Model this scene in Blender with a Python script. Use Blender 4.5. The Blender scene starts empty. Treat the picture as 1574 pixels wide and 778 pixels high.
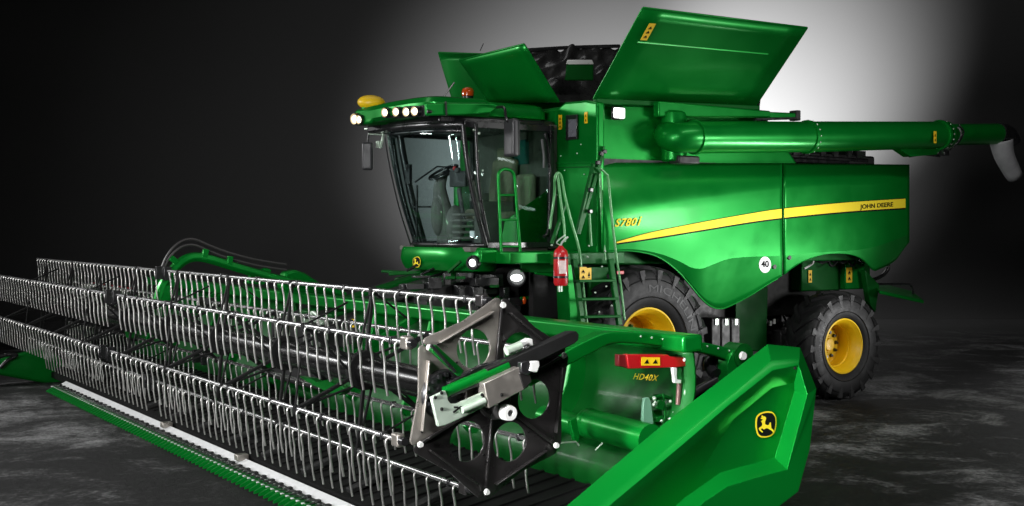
import bpy, bmesh, math, random
from mathutils import Vector, Matrix
random.seed(7)
SC = bpy.context.scene
COL = SC.collection
PI = math.pi
V = Vector
# ------------------------------------------------------------------ camera frame
CAM = V((-9.48, -13.32, 2.4)); FPX = 1850.0; CX = 787.0; HY = 352.0
YAW = math.atan(1227 / 1850); cc, ss = math.cos(YAW), math.sin(YAW)

def Q(px, py, x=None, y=None, z=None, d=None):
    """real-world point seen at photo pixel, lying on the given plane"""
    u = px - CX; w = HY - py
    D = V((FPX * ss + u * cc, FPX * cc - u * ss, w))
    if x is not None: t = (x - CAM.x) / D.x
    elif y is not None: t = (y - CAM.y) / D.y
    elif z is not None: t = (z - CAM.z) / D.z
    else: t = d / FPX
    return CAM + D * t

# ------------------------------------------------------------------ materials
def new_mat(name):
    m = bpy.data.materials.new(name); m.use_nodes = True
    nt = m.node_tree; b = nt.nodes['Principled BSDF']
    return m, nt, b

def mat(name, col, rough=0.5, metal=0.0, coat=0.0, var=0.12, scale=3.0, bump=0.0, emit=None, es=0.0, rvar=0.1, coat_r=0.08, bscale=60, spec=0.5, tint=None):
    m, nt, b = new_mat(name)
    b.inputs['Roughness'].default_value = rough
    b.inputs['Metallic'].default_value = metal
    b.inputs['Coat Weight'].default_value = coat
    b.inputs['Coat Roughness'].default_value = coat_r
    b.inputs['Specular IOR Level'].default_value = spec
    if tint: b.inputs['Specular Tint'].default_value = (*tint, 1)
    tc = nt.nodes.new('ShaderNodeTexCoord')
    n = nt.nodes.new('ShaderNodeTexNoise'); n.inputs['Scale'].default_value = scale; n.inputs['Detail'].default_value = 6
    nt.links.new(tc.outputs['Object'], n.inputs['Vector'])
    mx = nt.nodes.new('ShaderNodeMix'); mx.data_type = 'RGBA'
    c = V(col)
    mx.inputs[6].default_value = (*(c * (1 - var)), 1); mx.inputs[7].default_value = (*[min(1, k * (1 + var)) for k in c], 1)
    nt.links.new(n.outputs['Fac'], mx.inputs[0]); nt.links.new(mx.outputs[2], b.inputs['Base Color'])
    mr = nt.nodes.new('ShaderNodeMapRange'); mr.inputs[1].default_value = .3; mr.inputs[2].default_value = .7
    mr.inputs[3].default_value = max(0, rough - rvar); mr.inputs[4].default_value = min(1, rough + rvar)
    n3 = nt.nodes.new('ShaderNodeTexNoise'); n3.inputs['Scale'].default_value = scale * 2.3; n3.inputs['Detail'].default_value = 8
    nt.links.new(tc.outputs['Object'], n3.inputs['Vector'])
    nt.links.new(n3.outputs['Fac'], mr.inputs[0]); nt.links.new(mr.outputs[0], b.inputs['Roughness'])
    if bump:
        n2 = nt.nodes.new('ShaderNodeTexNoise'); n2.inputs['Scale'].default_value = bscale; n2.inputs['Detail'].default_value = 4
        nt.links.new(tc.outputs['Object'], n2.inputs['Vector'])
        bp = nt.nodes.new('ShaderNodeBump'); bp.inputs['Strength'].default_value = bump; bp.inputs['Distance'].default_value = .01
        nt.links.new(n2.outputs['Fac'], bp.inputs['Height']); nt.links.new(bp.outputs[0], b.inputs['Normal'])
    if emit:
        b.inputs['Emission Color'].default_value = (*emit, 1); b.inputs['Emission Strength'].default_value = es
    return m

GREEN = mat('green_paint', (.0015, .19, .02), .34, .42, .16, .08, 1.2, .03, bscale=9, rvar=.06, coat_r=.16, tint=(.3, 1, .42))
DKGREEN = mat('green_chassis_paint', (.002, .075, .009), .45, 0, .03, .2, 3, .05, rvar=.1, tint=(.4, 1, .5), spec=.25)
YEL = mat('yellow_paint', (.78, .50, .004), .48, 0, .05, .06)
DECALY = mat('yellow_decal', (.95, .74, .03), .6, 0, 0, .04, spec=.2)
STICK = mat('warning_sticker', (.95, .56, .012), .45, 0, 0, .15, 30)
BLACK = mat('black_paint', (.012, .012, .013), .32, 0, .3, .2, 4, rvar=.12)
MATT = mat('matt_black', (.012, .012, .012), .6, 0, 0, .3, 6, .1, rvar=.1)
RUBBER = mat('tyre_rubber', (.007, .007, .0075), .6, 0, 0, .45, 5, .3, bscale=90, spec=.35)
RUBG = mat('grey_rubber', (.12, .122, .125), .6, 0, 0, .25, 6, .2)
STEEL = mat('tine_steel', (.6, .59, .57), .32, .85, 0, .1, 2, rvar=.03)
CUTST = mat('cutterbar_steel', (.85, .86, .86), .4, .15, 0, .15, 9, .1)
PLATE = mat('steel_and_painted_sheen', (.34, .315, .285), .4, .75, 0, .22, 5, .05, rvar=.14)  # bare steel; also paints the reflection on the upper-left reel sectors
DPLATE = mat('dark_reel_plate', (.03, .028, .028), .33, .5, .1, .25, 6, .03)
GALV = mat('galvanised_bracket', (.55, .66, .55), .4, .5, 0, .2, 8)
RED = mat('red_paint', (.48, .008, .012), .35, 0, .4, .1)
FABRIC = mat('black_tarpaulin', (.022, .022, .022), .3, 0, .1, .4, 5, .6, bscale=14)
TRIM = mat('cab_trim', (.11, .11, .095), .7, 0, 0, .3, 8, .1)
SEATM = mat('seat_fabric', (.26, .25, .18), .85, 0, 0, .3, 12, .2)
BELT = mat('draper_belt', (.007, .007, .007), .7, 0, 0, .3, 3, .2, bscale=25, spec=.15)
WHITE = mat('white_sticker', (.7, .7, .7), .6)
ORANGE = mat('beacon_lens', (.5, .06, .005), .15, 0, .6, .2, 20)
INK = mat('black_ink', (.006, .006, .006), .7, spec=.1)
LAMPW = mat('lit_lamp', (.9, .9, .85), .3, emit=(1, .95, .86), es=6.0)
LAMPC = mat('lit_worklight', (.9, .9, .9), .3, emit=(.95, 1, .97), es=4.5)
REFL = mat('lamp_reflector', (.8, .7, .5), .25, .8, emit=(1, .72, .35), es=.55)
BRIGHT = mat('white_metal', (.8, .8, .78), .35, .2)

def glass_mat(name, tint, refl=1.0):
    m = bpy.data.materials.new(name); m.use_nodes = True; nt = m.node_tree; nt.nodes.clear()
    o = nt.nodes.new('ShaderNodeOutputMaterial'); t = nt.nodes.new('ShaderNodeBsdfTransparent'); g = nt.nodes.new('ShaderNodeBsdfGlossy')
    f = nt.nodes.new('ShaderNodeLayerWeight'); pw = nt.nodes.new('ShaderNodeMath'); pw.operation = 'POWER'; pw.inputs[1].default_value = 4; nt.links.new(f.outputs['Facing'], pw.inputs[0]); ad = nt.nodes.new('ShaderNodeMath'); ad.operation = 'MULTIPLY_ADD'; ad.inputs[1].default_value = .9; ad.inputs[2].default_value = .05; nt.links.new(pw.outputs[0], ad.inputs[0])
    g.inputs['Roughness'].default_value = .06; g.inputs['Color'].default_value = (.85, 1, .97, 1)
    t.inputs[0].default_value = (*tint, 1)
    mm = nt.nodes.new('ShaderNodeMath'); mm.operation = 'MULTIPLY'; mm.inputs[1].default_value = refl; nt.links.new(ad.outputs[0], mm.inputs[0])
    x = nt.nodes.new('ShaderNodeMixShader'); nt.links.new(mm.outputs[0], x.inputs[0])
    nt.links.new(t.outputs[0], x.inputs[1]); nt.links.new(g.outputs[0], x.inputs[2]); nt.links.new(x.outputs[0], o.inputs[0])
    return m
GLASS = glass_mat('tinted_cab_glass', (.90, .97, .965))
GLASSD = glass_mat('dark_door_glass', (.7, .8, .75), .5)

# ------------------------------------------------------------------ mesh builder
SPLIT = {'wheel_nuts': 'wheel_nut', 'bolts': 'bolt', 'flange_bolts': 'flange_bolt', 'auger_flange': 0, 'deck_skid': 0, 'fittings': 'fitting', 'hose': 0,
         'ladder_bolts': 'ladder_bolt', 'ladder_strut': 0, 'ladder_clamp': 0, 'rivets': 'rivet', 'knife_sections': 'knife_section', 'knife_clips': 'knife_clip', 'bat_clamp': 0,
         'plate_bolts': 'plate_bolt', 'red_reflector': 0, 'coupler': 0, 'drive_fittings': 'drive_fitting', 'linkage_bolts': 'linkage_bolt', 'hose_bracket': 0, 'ladder_rail': 0, 'hydraulic_hose': 0,
         'cross_rung': 0, 'catch': 0, 'strap': 0, 'windscreen_frame': 0, 'front_pillar': 0, 'bead_ring': 0, 'back_sheet': 0, 'cutterbar': 0, 'reel_hose': 0, 'feeder_rib': 0, 'hydraulic_lines': 'engine_part', 'drive_gear': 'drive_part', 'feeder_drive': 'drive_part', 'drive_linkage': 'linkage_part', 'latch_rod': 0, 'mirror_bracket': 0, 'far_step': 0}
class MB:
    def __init__(s): s.v = []; s.f = []
    def add(s, vs, fs):
        n = len(s.v); s.v += [V(p) for p in vs]; s.f += [tuple(i + n for i in f) for f in fs]; return s
    def box(s, c, size, rot=None):
        c = V(c); h = V(size) / 2; R = rot or Matrix.Identity(3); vs = []
        for a in (-1, 1):
            for b in (-1, 1):
                for g in (-1, 1): vs.append(c + R @ V((a * h.x, b * h.y, g * h.z)))
        return s.add(vs, [(0, 1, 3, 2), (4, 6, 7, 5), (0, 4, 5, 1), (2, 3, 7, 6), (0, 2, 6, 4), (1, 5, 7, 3)])
    def bb(s, x0, x1, y0, y1, z0, z1): return s.box(((x0 + x1) / 2, (y0 + y1) / 2, (z0 + z1) / 2), (abs(x1 - x0), abs(y1 - y0), abs(z1 - z0)))
    def hexa(s, p): return s.add(p, [(0, 3, 2, 1), (4, 5, 6, 7), (0, 1, 5, 4), (1, 2, 6, 5), (2, 3, 7, 6), (3, 0, 4, 7)])
    def prism(s, poly, off):
        n = len(poly); off = V(off); vs = [V(p) for p in poly]; vs += [p + off for p in vs]
        return s.add(vs, [tuple(range(n))[::-1], tuple(range(n, 2 * n))] + [(i, (i + 1) % n, n + (i + 1) % n, n + i) for i in range(n)])
    def beam(s, a, b, w, h, up=(0, 0, 1), w2=None, h2=None):
        a = V(a); b = V(b); t = (b - a).normalized(); up = V(up); sd = t.cross(up)
        if sd.length < 1e-4: sd = V((1, 0, 0))
        sd.normalize(); u = sd.cross(t); w2 = w2 or w; h2 = h2 or h
        vs = [a + sd * i * w / 2 + u * j * h / 2 for i, j in ((-1, -1), (1, -1), (1, 1), (-1, 1))] + [b + sd * i * w2 / 2 + u * j * h2 / 2 for i, j in ((-1, -1), (1, -1), (1, 1), (-1, 1))]
        return s.hexa(vs)
    def tube(s, pts, r, seg=8, smooth=0, cap=True):
        pts = [V(p) for p in pts]
        if smooth: pts = catmull(pts, smooth)
        n = len(pts); rs = r if isinstance(r, (list, tuple)) else [r] * n
        if len(rs) != n: rs = [rs[0] + (rs[-1] - rs[0]) * i / (n - 1) for i in range(n)]
        t0 = (pts[1] - pts[0]).normalized(); a = t0.orthogonal().normalized(); vs = []; prev = t0
        for i in range(n):
            t = (pts[min(i + 1, n - 1)] - pts[max(i - 1, 0)]).normalized()
            a = (prev.rotation_difference(t) @ a); a = (a - t * a.dot(t)).normalized(); prev = t; b = t.cross(a)
            for k in range(seg):
                th = 2 * PI * k / seg; vs.append(pts[i] + (a * math.cos(th) + b * math.sin(th)) * rs[i])
        fs = [(i * seg + k, i * seg + (k + 1) % seg, (i + 1) * seg + (k + 1) % seg, (i + 1) * seg + k) for i in range(n - 1) for k in range(seg)]
        if cap: fs += [tuple(range(seg))[::-1], tuple((n - 1) * seg + k for k in range(seg))]
        return s.add(vs, fs)
    def lathe(s, prof, c, axis, seg=48):
        c = V(c); ax = V(axis).normalized(); a = ax.orthogonal().normalized(); b = ax.cross(a); vs = []; n = len(prof)
        for r, h in prof:
            for k in range(seg):
                th = 2 * PI * k / seg; vs.append(c + ax * h + (a * math.cos(th) + b * math.sin(th)) * max(r, .0005))
        fs = [(i * seg + k, i * seg + (k + 1) % seg, (i + 1) * seg + (k + 1) % seg, (i + 1) * seg + k) for i in range(n - 1) for k in range(seg)]
        return s.add(vs, fs)
    def ball(s, c, r, seg=16, rings=8, R=None):
        r = V(r) if not isinstance(r, (int, float)) else V((r, r, r)); c = V(c); R = R or Matrix.Identity(3); vs = []
        for i in range(rings + 1):
            ph = PI * i / rings
            for k in range(seg):
                th = 2 * PI * k / seg
                vs.append(c + R @ V((r.x * math.sin(ph) * math.cos(th), r.y * math.sin(ph) * math.sin(th), r.z * math.cos(ph))))
        return s.add(vs, [(i * seg + k, (i + 1) * seg + k, (i + 1) * seg + (k + 1) % seg, i * seg + (k + 1) % seg) for i in range(rings) for k in range(seg)])
    def grid(s, G):
        n = len(G); m = len(G[0]); vs = [p for row in G for p in row]
        return s.add(vs, [(i * m + j, i * m + j + 1, (i + 1) * m + j + 1, (i + 1) * m + j) for i in range(n - 1) for j in range(m - 1)])
    def pieces(s):
        par = list(range(len(s.v)))
        def fd(i):
            while par[i] != i: par[i] = par[par[i]]; i = par[i]
            return i
        for f in s.f:
            for k in f[1:]: par[fd(k)] = fd(f[0])
        grp = {}
        for f in s.f: grp.setdefault(fd(f[0]), []).append(f)
        out = []
        for fs in grp.values():
            ix = sorted({i for f in fs for i in f}); mp = {a: b for b, a in enumerate(ix)}
            q = MB(); q.v = [s.v[i] for i in ix]; q.f = [tuple(mp[i] for i in f) for f in fs]; out.append(q)
        return out
    def build(s, name, m, parent=None, bevel=0, angle=52, solid=0, seg=2, off=-1, recalc=True):
        if name in SPLIT:
            nm = SPLIT[name] or name; ps = s.pieces(); o = None
            for q in ps:
                k = q.build_(nm, m, parent, bevel, angle, solid, seg, off, recalc); o = o or k
            return o
        return s.build_(name, m, parent, bevel, angle, solid, seg, off, recalc)
    def build_(s, name, m, parent=None, bevel=0, angle=52, solid=0, seg=2, off=-1, recalc=True):
        me = bpy.data.meshes.new(name); me.from_pydata([tuple(p) for p in s.v], [], s.f); me.update()
        if recalc:
            bm = bmesh.new(); bm.from_mesh(me); bmesh.ops.remove_doubles(bm, verts=bm.verts, dist=1e-6); bmesh.ops.recalc_face_normals(bm, faces=bm.faces); bm.to_mesh(me); bm.free()
        o = bpy.data.objects.new(name, me); COL.objects.link(o); me.materials.append(m)
        finish(o, parent, bevel, angle, solid, seg, off)
        return o

def finish(o, parent, bevel=0, angle=52, solid=0, seg=2, off=-1):
    me = o.data
    for p in me.polygons: p.use_smooth = True
    try: me.set_sharp_from_angle(angle=math.radians(angle))
    except Exception: pass
    if solid:
        md = o.modifiers.new('solid', 'SOLIDIFY'); md.thickness = solid; md.offset = off
    if bevel:
        md = o.modifiers.new('bevel', 'BEVEL'); md.width = bevel; md.segments = seg; md.limit_method = 'ANGLE'; md.angle_limit = math.radians(35); md.harden_normals = False
    attach(o, parent)

def attach(o, parent):
    if parent:
        o.parent = parent
        o.matrix_parent_inverse = WORLD.get(parent.name, Matrix.Identity(4)).inverted()
WORLD = {}

def catmull(p, k):
    out = []; n = len(p)
    for i in range(n - 1):
        a, b, c, d = p[max(i - 1, 0)], p[i], p[i + 1], p[min(i + 2, n - 1)]
        for j in range(k):
            t = j / k; out.append(.5 * ((2 * b) + (c - a) * t + (2 * a - 5 * b + 4 * c - d) * t * t + (3 * b - a - 3 * c + d) * t ** 3))
    out.append(p[-1]); return out

def interp(tab, x):
    if x <= tab[0][0]: return tab[0][1]
    for (a, b), (c, d) in zip(tab, tab[1:]):
        if x <= c: return b + (d - b) * (x - a) / (c - a)
    return tab[-1][1]
def smooth_tab(tab, k=6):
    return [(p.x, p.y) for p in catmull([V((a, b, 0)) for a, b in tab], k)]

def thing(name, label, cat, loc, group=None):
    o = bpy.data.objects.new(name, None); COL.objects.link(o); o.location = loc; o.empty_display_size = .3
    o['label'] = label; o['category'] = cat
    if group: o['group'] = group
    WORLD[o.name] = Matrix.Translation(V(loc))
    return o

# text / flat outline meshes mapped through a function (u, v, h) -> world
def curve_mesh(cu):
    o = bpy.data.objects.new('tmp', cu); COL.objects.link(o); dg = bpy.context.evaluated_depsgraph_get(); dg.update()
    me = bpy.data.meshes.new_from_object(o.evaluated_get(dg)); bpy.data.objects.remove(o); return me
def text_obj(name, txt, f, m, parent, bold=.012, shear=0.0, aspect=None, subdiv=0, space=1.0, push=.003):
    cu = bpy.data.curves.new(name, 'FONT'); cu.body = txt; cu.offset = bold; cu.shear = shear; cu.resolution_u = 4; cu.space_character = space
    me = curve_mesh(cu)
    xs = [v.co.x for v in me.vertices]; ys = [v.co.y for v in me.vertices]
    x0, x1, y0, y1 = min(xs), max(xs), min(ys), max(ys)
    for v in me.vertices:
        v.co = f((v.co.x - x0) / (x1 - x0), (v.co.y - y0) / (y1 - y0))
    me.name = name; me.materials.clear(); me.materials.append(m)
    o = bpy.data.objects.new(name, me); COL.objects.link(o); attach(o, parent); return o
def plate(name, outer, holes, f, th, m, parent, bevel=.004):
    """flat outline with holes, outer etc = 2-D lists, f maps 2-D+h to world; thickness th"""
    cu = bpy.data.curves.new(name, 'CURVE'); cu.dimensions = '2D'; cu.fill_mode = 'BOTH'; cu.extrude = th / 2; cu.bevel_depth = bevel; cu.bevel_resolution = 1
    for lp in [outer] + holes:
        sp = cu.splines.new('POLY'); sp.points.add(len(lp) - 1); sp.use_cyclic_u = True
        for p, q in zip(sp.points, lp): p.co = (q[0], q[1], 0, 1)
    me = curve_mesh(cu)
    for v in me.vertices: v.co = f(v.co.x, v.co.y, v.co.z)
    bm = bmesh.new(); bm.from_mesh(me); bmesh.ops.remove_doubles(bm, verts=bm.verts, dist=1e-5); bmesh.ops.recalc_face_normals(bm, faces=bm.faces); bm.to_mesh(me); bm.free()
    me.name = name; me.materials.clear(); me.materials.append(m)
    o = bpy.data.objects.new(name, me); COL.objects.link(o)
    finish(o, parent, 0, 30); return o
def circ(cx, cy, r, n=28, ry=None): return [(cx + r * math.cos(2 * PI * i / n), cy + (ry or r) * math.sin(2 * PI * i / n)) for i in range(n)]
def rnd_poly(pts, r, k=5):
    out = []; n = len(pts)
    for i in range(n):
        p = V((*pts[i], 0)); a = (V((*pts[i - 1], 0)) - p); b = (V((*pts[(i + 1) % n], 0)) - p)
        rr = min(r, a.length * .45, b.length * .45); A = p + a.normalized() * rr; B = p + b.normalized() * rr
        for j in range(k + 1):
            t = j / k; q = A * (1 - t) ** 2 + p * 2 * t * (1 - t) + B * t * t; out.append((q.x, q.y))
    return out

# leaping deer emblem in crop pixels of the photograph's logo
DEER = [(255,232),(285,212),(270,190),(290,168),(318,192),(350,195),(378,225),(372,265),(352,310),(355,365),(400,388),(440,378),(452,335),(478,322),(486,400),(492,450),(540,495),(552,540),(530,560),(505,512),(455,485),(420,460),(380,455),(330,482),(290,458),(262,472),(272,500),(312,535),(292,552),(240,512),(214,470),(230,440),(275,410),(292,380),(288,335),(262,302),(288,285),(305,258),(262,245)]
SHIELD = [(165,205),(240,125),(350,88),(445,78),(540,98),(600,180),(622,300),(605,450),(575,560),(500,632),(400,662),(270,664),(195,610),(155,460),(150,320)]
def emblem(f, parent, g=1.0):
    def ff(a, b, h): return f((a - 385) / 470, (b - 370) / 590, h)
    def ins(k): return [(385 + (a - 385) * k, 370 + (b - 370) * k * 1.01) for a, b in SHIELD]
    r = rnd_poly(SHIELD, 60, 4)
    e = plate('emblem', r, [], lambda a, b, h: ff(a, b, .003 * g), .002, DECALY, parent, 0)
    plate('emblem_field', rnd_poly(ins(.88), 60, 4), [], lambda a, b, h: ff(a, b, .006 * g), .002, INK, e, 0)
    plate('deer', DEER, [], lambda a, b, h: ff(a, b, .009 * g), .002, DECALY, e, 0)
def sticker(c, du, dv, nrm, parent, marks=2, name='warning_sticker'):
    """upright yellow sticker: centre c, half width vector du, half height vector dv"""
    c = V(c); du = V(du); dv = V(dv); n = V(nrm).normalized()
    o = MB().prism([c - du - dv + n * .002, c + du - dv + n * .002, c + du + dv + n * .002, c - du + dv + n * .002], n * .003).build(name, STICK, parent)
    mb = MB()
    for i in range(marks):
        q = c + dv * (1 - (2 * i + 1) / marks) * .8 + n * .0075; a = du * .55; b = dv * .42 / marks
        mb.add([q - a - b, q + a - b, q + b * 1.0], [(0, 1, 2)])
        mb.add([q - a * .9 - b * 1.5, q + a * .9 - b * 1.5, q + a * .9 - b * 1.25, q - a * .9 - b * 1.25], [(0, 1, 2, 3)])
    mb.build('pictogram', INK, o, recalc=False)
    return o

# ================================================================== COMBINE HARVESTER
# forward = -X, near (left) side = -Y
C = thing('combine_harvester', 'large green combine harvester with yellow wheel rims, open grain tank covers and long unloading auger', 'combine harvester', (0, 0, 0))

# ---- curved side panels -------------------------------------------------------
TOP = [(925, 250), (1100, 251), (1203, 251), (1398, 253)]
HIL = smooth_tab([(925, 331), (1000, 318), (1100, 303), (1203, 291), (1300, 285), (1398, 283)])
CRE = smooth_tab([(900, 388), (925, 386), (960, 383), (990, 385), (1020, 392), (1045, 402), (1062, 411), (1078, 413), (1095, 407), (1120, 398), (1150, 395), (1203, 393), (1260, 388), (1310, 385), (1350, 378), (1398, 360)])
BOT = smooth_tab([(900, 390), (925, 388), (960, 385), (990, 388), (1015, 396), (1040, 414), (1060, 436), (1078, 458), (1092, 470), (1104, 474), (1118, 472), (1150, 456), (1185, 434), (1203, 424), (1222, 410), (1240, 400), (1265, 392), (1290, 390), (1312, 393), (1328, 401), (1342, 416), (1352, 414), (1375, 402), (1388, 385), (1398, 372)])
def yprof(px, py):
    t = interp(TOP, px); h = interp(HIL, px); c = interp(CRE, px)
    ends = 0.0
    if px < 985: ends = .035 * ((985 - px) / 60) ** 2
    if px > 1340: ends = .05 * ((px - 1340) / 58) ** 2
    if py <= h:
        k = max(0, (py - t) / (h - t)); y = -1.66 - .20 * math.sin(k * PI / 2 * .93)
    elif py <= c:
        k = (py - h) / max(6, c - h); y = -1.66 - .20 * math.sin(PI / 2 * .93) - .012 * math.sin(k * PI) + .02 * k
    else:
        y = -1.66 - .20 * math.sin(PI / 2 * .93) + .02 + .0044 * (py - c) 
    return y + ends
def SP(px, py, off=0.0): return Q(px, py, y=yprof(px, py) - off)
def side_panel(name, p0, p1, step=4.0):
    n = int(round((p1 - p0) / step)); G = []
    for i in range(n + 1):
        px = p0 + (p1 - p0) * i / n; t, h, c, b = (interp(T, px) for T in (TOP, HIL, CRE, BOT)); b = max(b, c + 1.0)
        ys = [t + (h - t) * k / 10 for k in range(10)] + [h + (c - h) * k / 8 for k in range(8)] + [c + (b - c) * k / 8 for k in range(9)]
        G.append([SP(px, y) for y in ys])
    return MB().grid(G).build(name, GREEN, C, solid=.02, off=-1, angle=9)
panF = side_panel('side_panel', 925, 1202.3)
panR = side_panel('rear_side_panel', 1204.6, 1398)
# rolled flange under the wheel arch
MB().tube([SP(px, interp(BOT, px)) + V((0, .012, 0)) for px in range(926, 1202, 6)], .014, 6).build('arch_flange', GREEN, C)
# stripe and lettering
SU = smooth_tab([(948, 372), (1000, 357.5), (1080, 341.5), (1150, 329), (1203, 321), (1300, 311.5), (1392, 305.5)])
SL = smooth_tab([(948, 374), (1000, 366.5), (1080, 353.5), (1150, 342), (1203, 335), (1300, 325.5), (1392, 319.5)])
def stripe(a, b, parent):
    for nm, m, e, o in (('stripe_border', INK, 1.8, .002), ('yellow_stripe', DECALY, 0, .004)):
        n = int((b - a) / 5); G = [[SP(a + (b - a) * i / n, (interp(SU, a + (b - a) * i / n) - e * .55) * (1 - k / 4) + (interp(SL, a + (b - a) * i / n) + e * 1.3) * k / 4, o) for k in range(5)] for i in range(n + 1)]
        MB().grid(G).build(nm, m, parent)
stripe(948, 1201.5, panF); stripe(1205.5, 1392, panR)
def on_panel(x0, x1, yb0, yb1, hgt, lean=0):
    return lambda u, v: SP(x0 + (x1 - x0) * u + lean * v, yb0 + (yb1 - yb0) * u - hgt * v, .014 if hgt > 11 else .0085)
text_obj('model_lettering', 'S780', on_panel(945, 978, 349, 347, 12.5, 2), DECALY, panF, .02, .2, space=1.1)
text_obj('model_lettering', 'i', on_panel(980, 985, 347, 346.6, 14, 2), DECALY, panF, .02, .25)
text_obj('maker_lettering', 'JOHN DEERE', on_panel(1322, 1373, 323.5, 319.5, 9, 0), INK, panR, .02)
G = [[SP(1176 + 9.2 * r * math.cos(a * PI / 14), 407 + 12.5 * r * math.sin(a * PI / 14), .004) for a in range(29)] for r in (0.02, .5, 1)]
spd = MB().grid(G).build('speed_sticker', WHITE, panF)
text_obj('speed_number', '40', on_panel(1170.5, 1182, 411.5, 411, 10.5), INK, spd, .02)
for px, py in ((1190, 410), (1213, 396)):
    MB().lathe([(0, .015), (.03, .015), (.035, 0)], SP(px, py), (0, -1, 0), 12).build('latch', BLACK, C)

# ---- chassis and body core ------------------------------------------------------
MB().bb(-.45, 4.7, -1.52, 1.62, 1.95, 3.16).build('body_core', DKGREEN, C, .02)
MB().bb(-.1, 4.85, -1.46, 1.55, 3.17, 3.36).build('engine_deck', MATT, C, .03)
MB().bb(-.46, 3.2, -1.645, -1.60, 3.165, 3.265).build('deck_seal', MATT, C)
MB().bb(2.2, 4.78, -1.5, 1.4, 3.3, 3.47).build('cooler_housing', MATT, C, .03)
mb = MB()
for i in range(16):
    x = .4 + i * .27 + random.uniform(-.06, .06); mb.box((x, -1.42, (3.36 if x < 2.2 else 3.46) + random.uniform(0, .05)), (random.uniform(.05, .2), .2, .1))
mb.tube([(-.2, -1.5, 3.4), (1.5, -1.52, 3.38), (2.2, -1.5, 3.42), (4.6, -1.5, 3.4)], .03, 6, 4)
mb.tube([(1.2, -1.45, 3.34), (2.6, -1.53, 3.36), (4.2, -1.48, 3.36)], .04, 6, 4)
mb.build('hydraulic_lines', BLACK, C)
MB().bb(-.7, 4.6, -1.0, 1.0, 1.15, 2.1).build('chassis', MATT, C, .03)
# rear hood closing the back end, tapering down
pr = [(4.6, 3.2), (5.16, 3.3), (5.2, 2.9), (5.16, 2.35), (4.95, 2.0), (4.6, 1.9)]
MB().prism([(x, -1.55, z) for x, z in pr], (0, 3.2, 0)).build('rear_hood', GREEN, C, .03)
# far side panel (simple mirrored shell)
MB().prism([(-.5, 1.66, 3.18), (5.15, 1.66, 3.3), (5.15, 1.66, 2.3), (4.8, 1.66, 2.05), (3.4, 1.66, 2.05), (1.6, 1.66, 1.5), (.9, 1.66, 2.1), (-.5, 1.66, 2.15)], (0, .12, 0)).build('far_side_panel', GREEN, C, .03)
# steering-axle housing with stickers above the rear wheel
MB().hexa([Q(1232, 448, y=-1.2), Q(1338, 444, y=-1.2), Q(1338, 444, y=-1.2) + V((0, 2.2, 0)), Q(1232, 448, y=-1.2) + V((0, 2.2, 0)),
           Q(1232, 396, y=-1.2), Q(1338, 396, y=-1.2), Q(1338, 396, y=-1.2) + V((0, 2.2, 0)), Q(1232, 396, y=-1.2) + V((0, 2.2, 0))]).build('axle_cover', DKGREEN, C, .02)
b = MB(); b.box(Q(1310, 421, y=-1.26), (.42, .12, .45)); b.build('side_box', GREEN, C, .02)
sticker(Q(1305, 423, y=-1.325), (.062, 0, 0), (0, 0, .11), (0, -1, 0), C, 2)
sticker(Q(1245, 425, y=-1.21), (.035, 0, 0), (0, 0, .09), (0, -1, 0), C, 2)
MB().tube([Q(1248, 392, y=-1.4), Q(1250, 403, y=-1.35), Q(1243, 409, y=-1.3), Q(1236, 413, y=-1.3)], .016, 6, 4).build('drain_pipe', BRIGHT, C)
b = MB()
for k in range(5): b.tube([Q(1255 + k * 16, 398, y=-1.35), Q(1262 + k * 16, 404 + (k % 2) * 5, y=-1.4), Q(1275 + k * 14, 400, y=-1.35)], .02, 6, 5)
b.build('hose', BLACK, C)
# side post, toolbox and small boxes between the wheels
MB().hexa([Q(1130, 540, y=-1.15), Q(1178, 540, y=-1.15), Q(1178, 540, y=-.9), Q(1130, 540, y=-.9), Q(1130, 450, y=-1.15), Q(1180, 440, y=-1.15), Q(1180, 440, y=-.9), Q(1130, 450, y=-.9)]).build('frame_post', mat('matt_dark_green_paint', (.002, .05, .008), .6, spec=.15), C, .02)  # post in a matt green, darker than the chassis paint
for k, px in enumerate((1091, 1106, 1121)):
    c0 = Q(px, 512, y=-1.2); o = MB().box(c0, (.16, .25, .42)).build('battery_box', MATT, C, .015)
    MB().box(c0 + V((0, -.13, .16)), (.05, .02, .08)).build('latch', GALV, o)
b = MB()
for _ in range(26):
    px = random.uniform(1180, 1225); p = Q(px, random.uniform(440, 560), y=random.uniform(-.9, -.5)); b.box(p, (random.uniform(.05, .3), .2, random.uniform(.05, .3)))
for _ in range(10): p = Q(random.uniform(1140, 1215), random.uniform(450, 520), y=-.8); b.tube([p, p + V((.2, .05, -.15)), p + V((.5, 0, -.1))], .02, 6, 4)
b.build('drive_gear', MATT, C, .01)
b = MB()
for px, py in ((1177, 494), (1184, 497), (1190, 494)): b.box(Q(px, py, y=-1.0), (.03, .03, .07))
b.build('fittings', BRIGHT, C)

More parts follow.
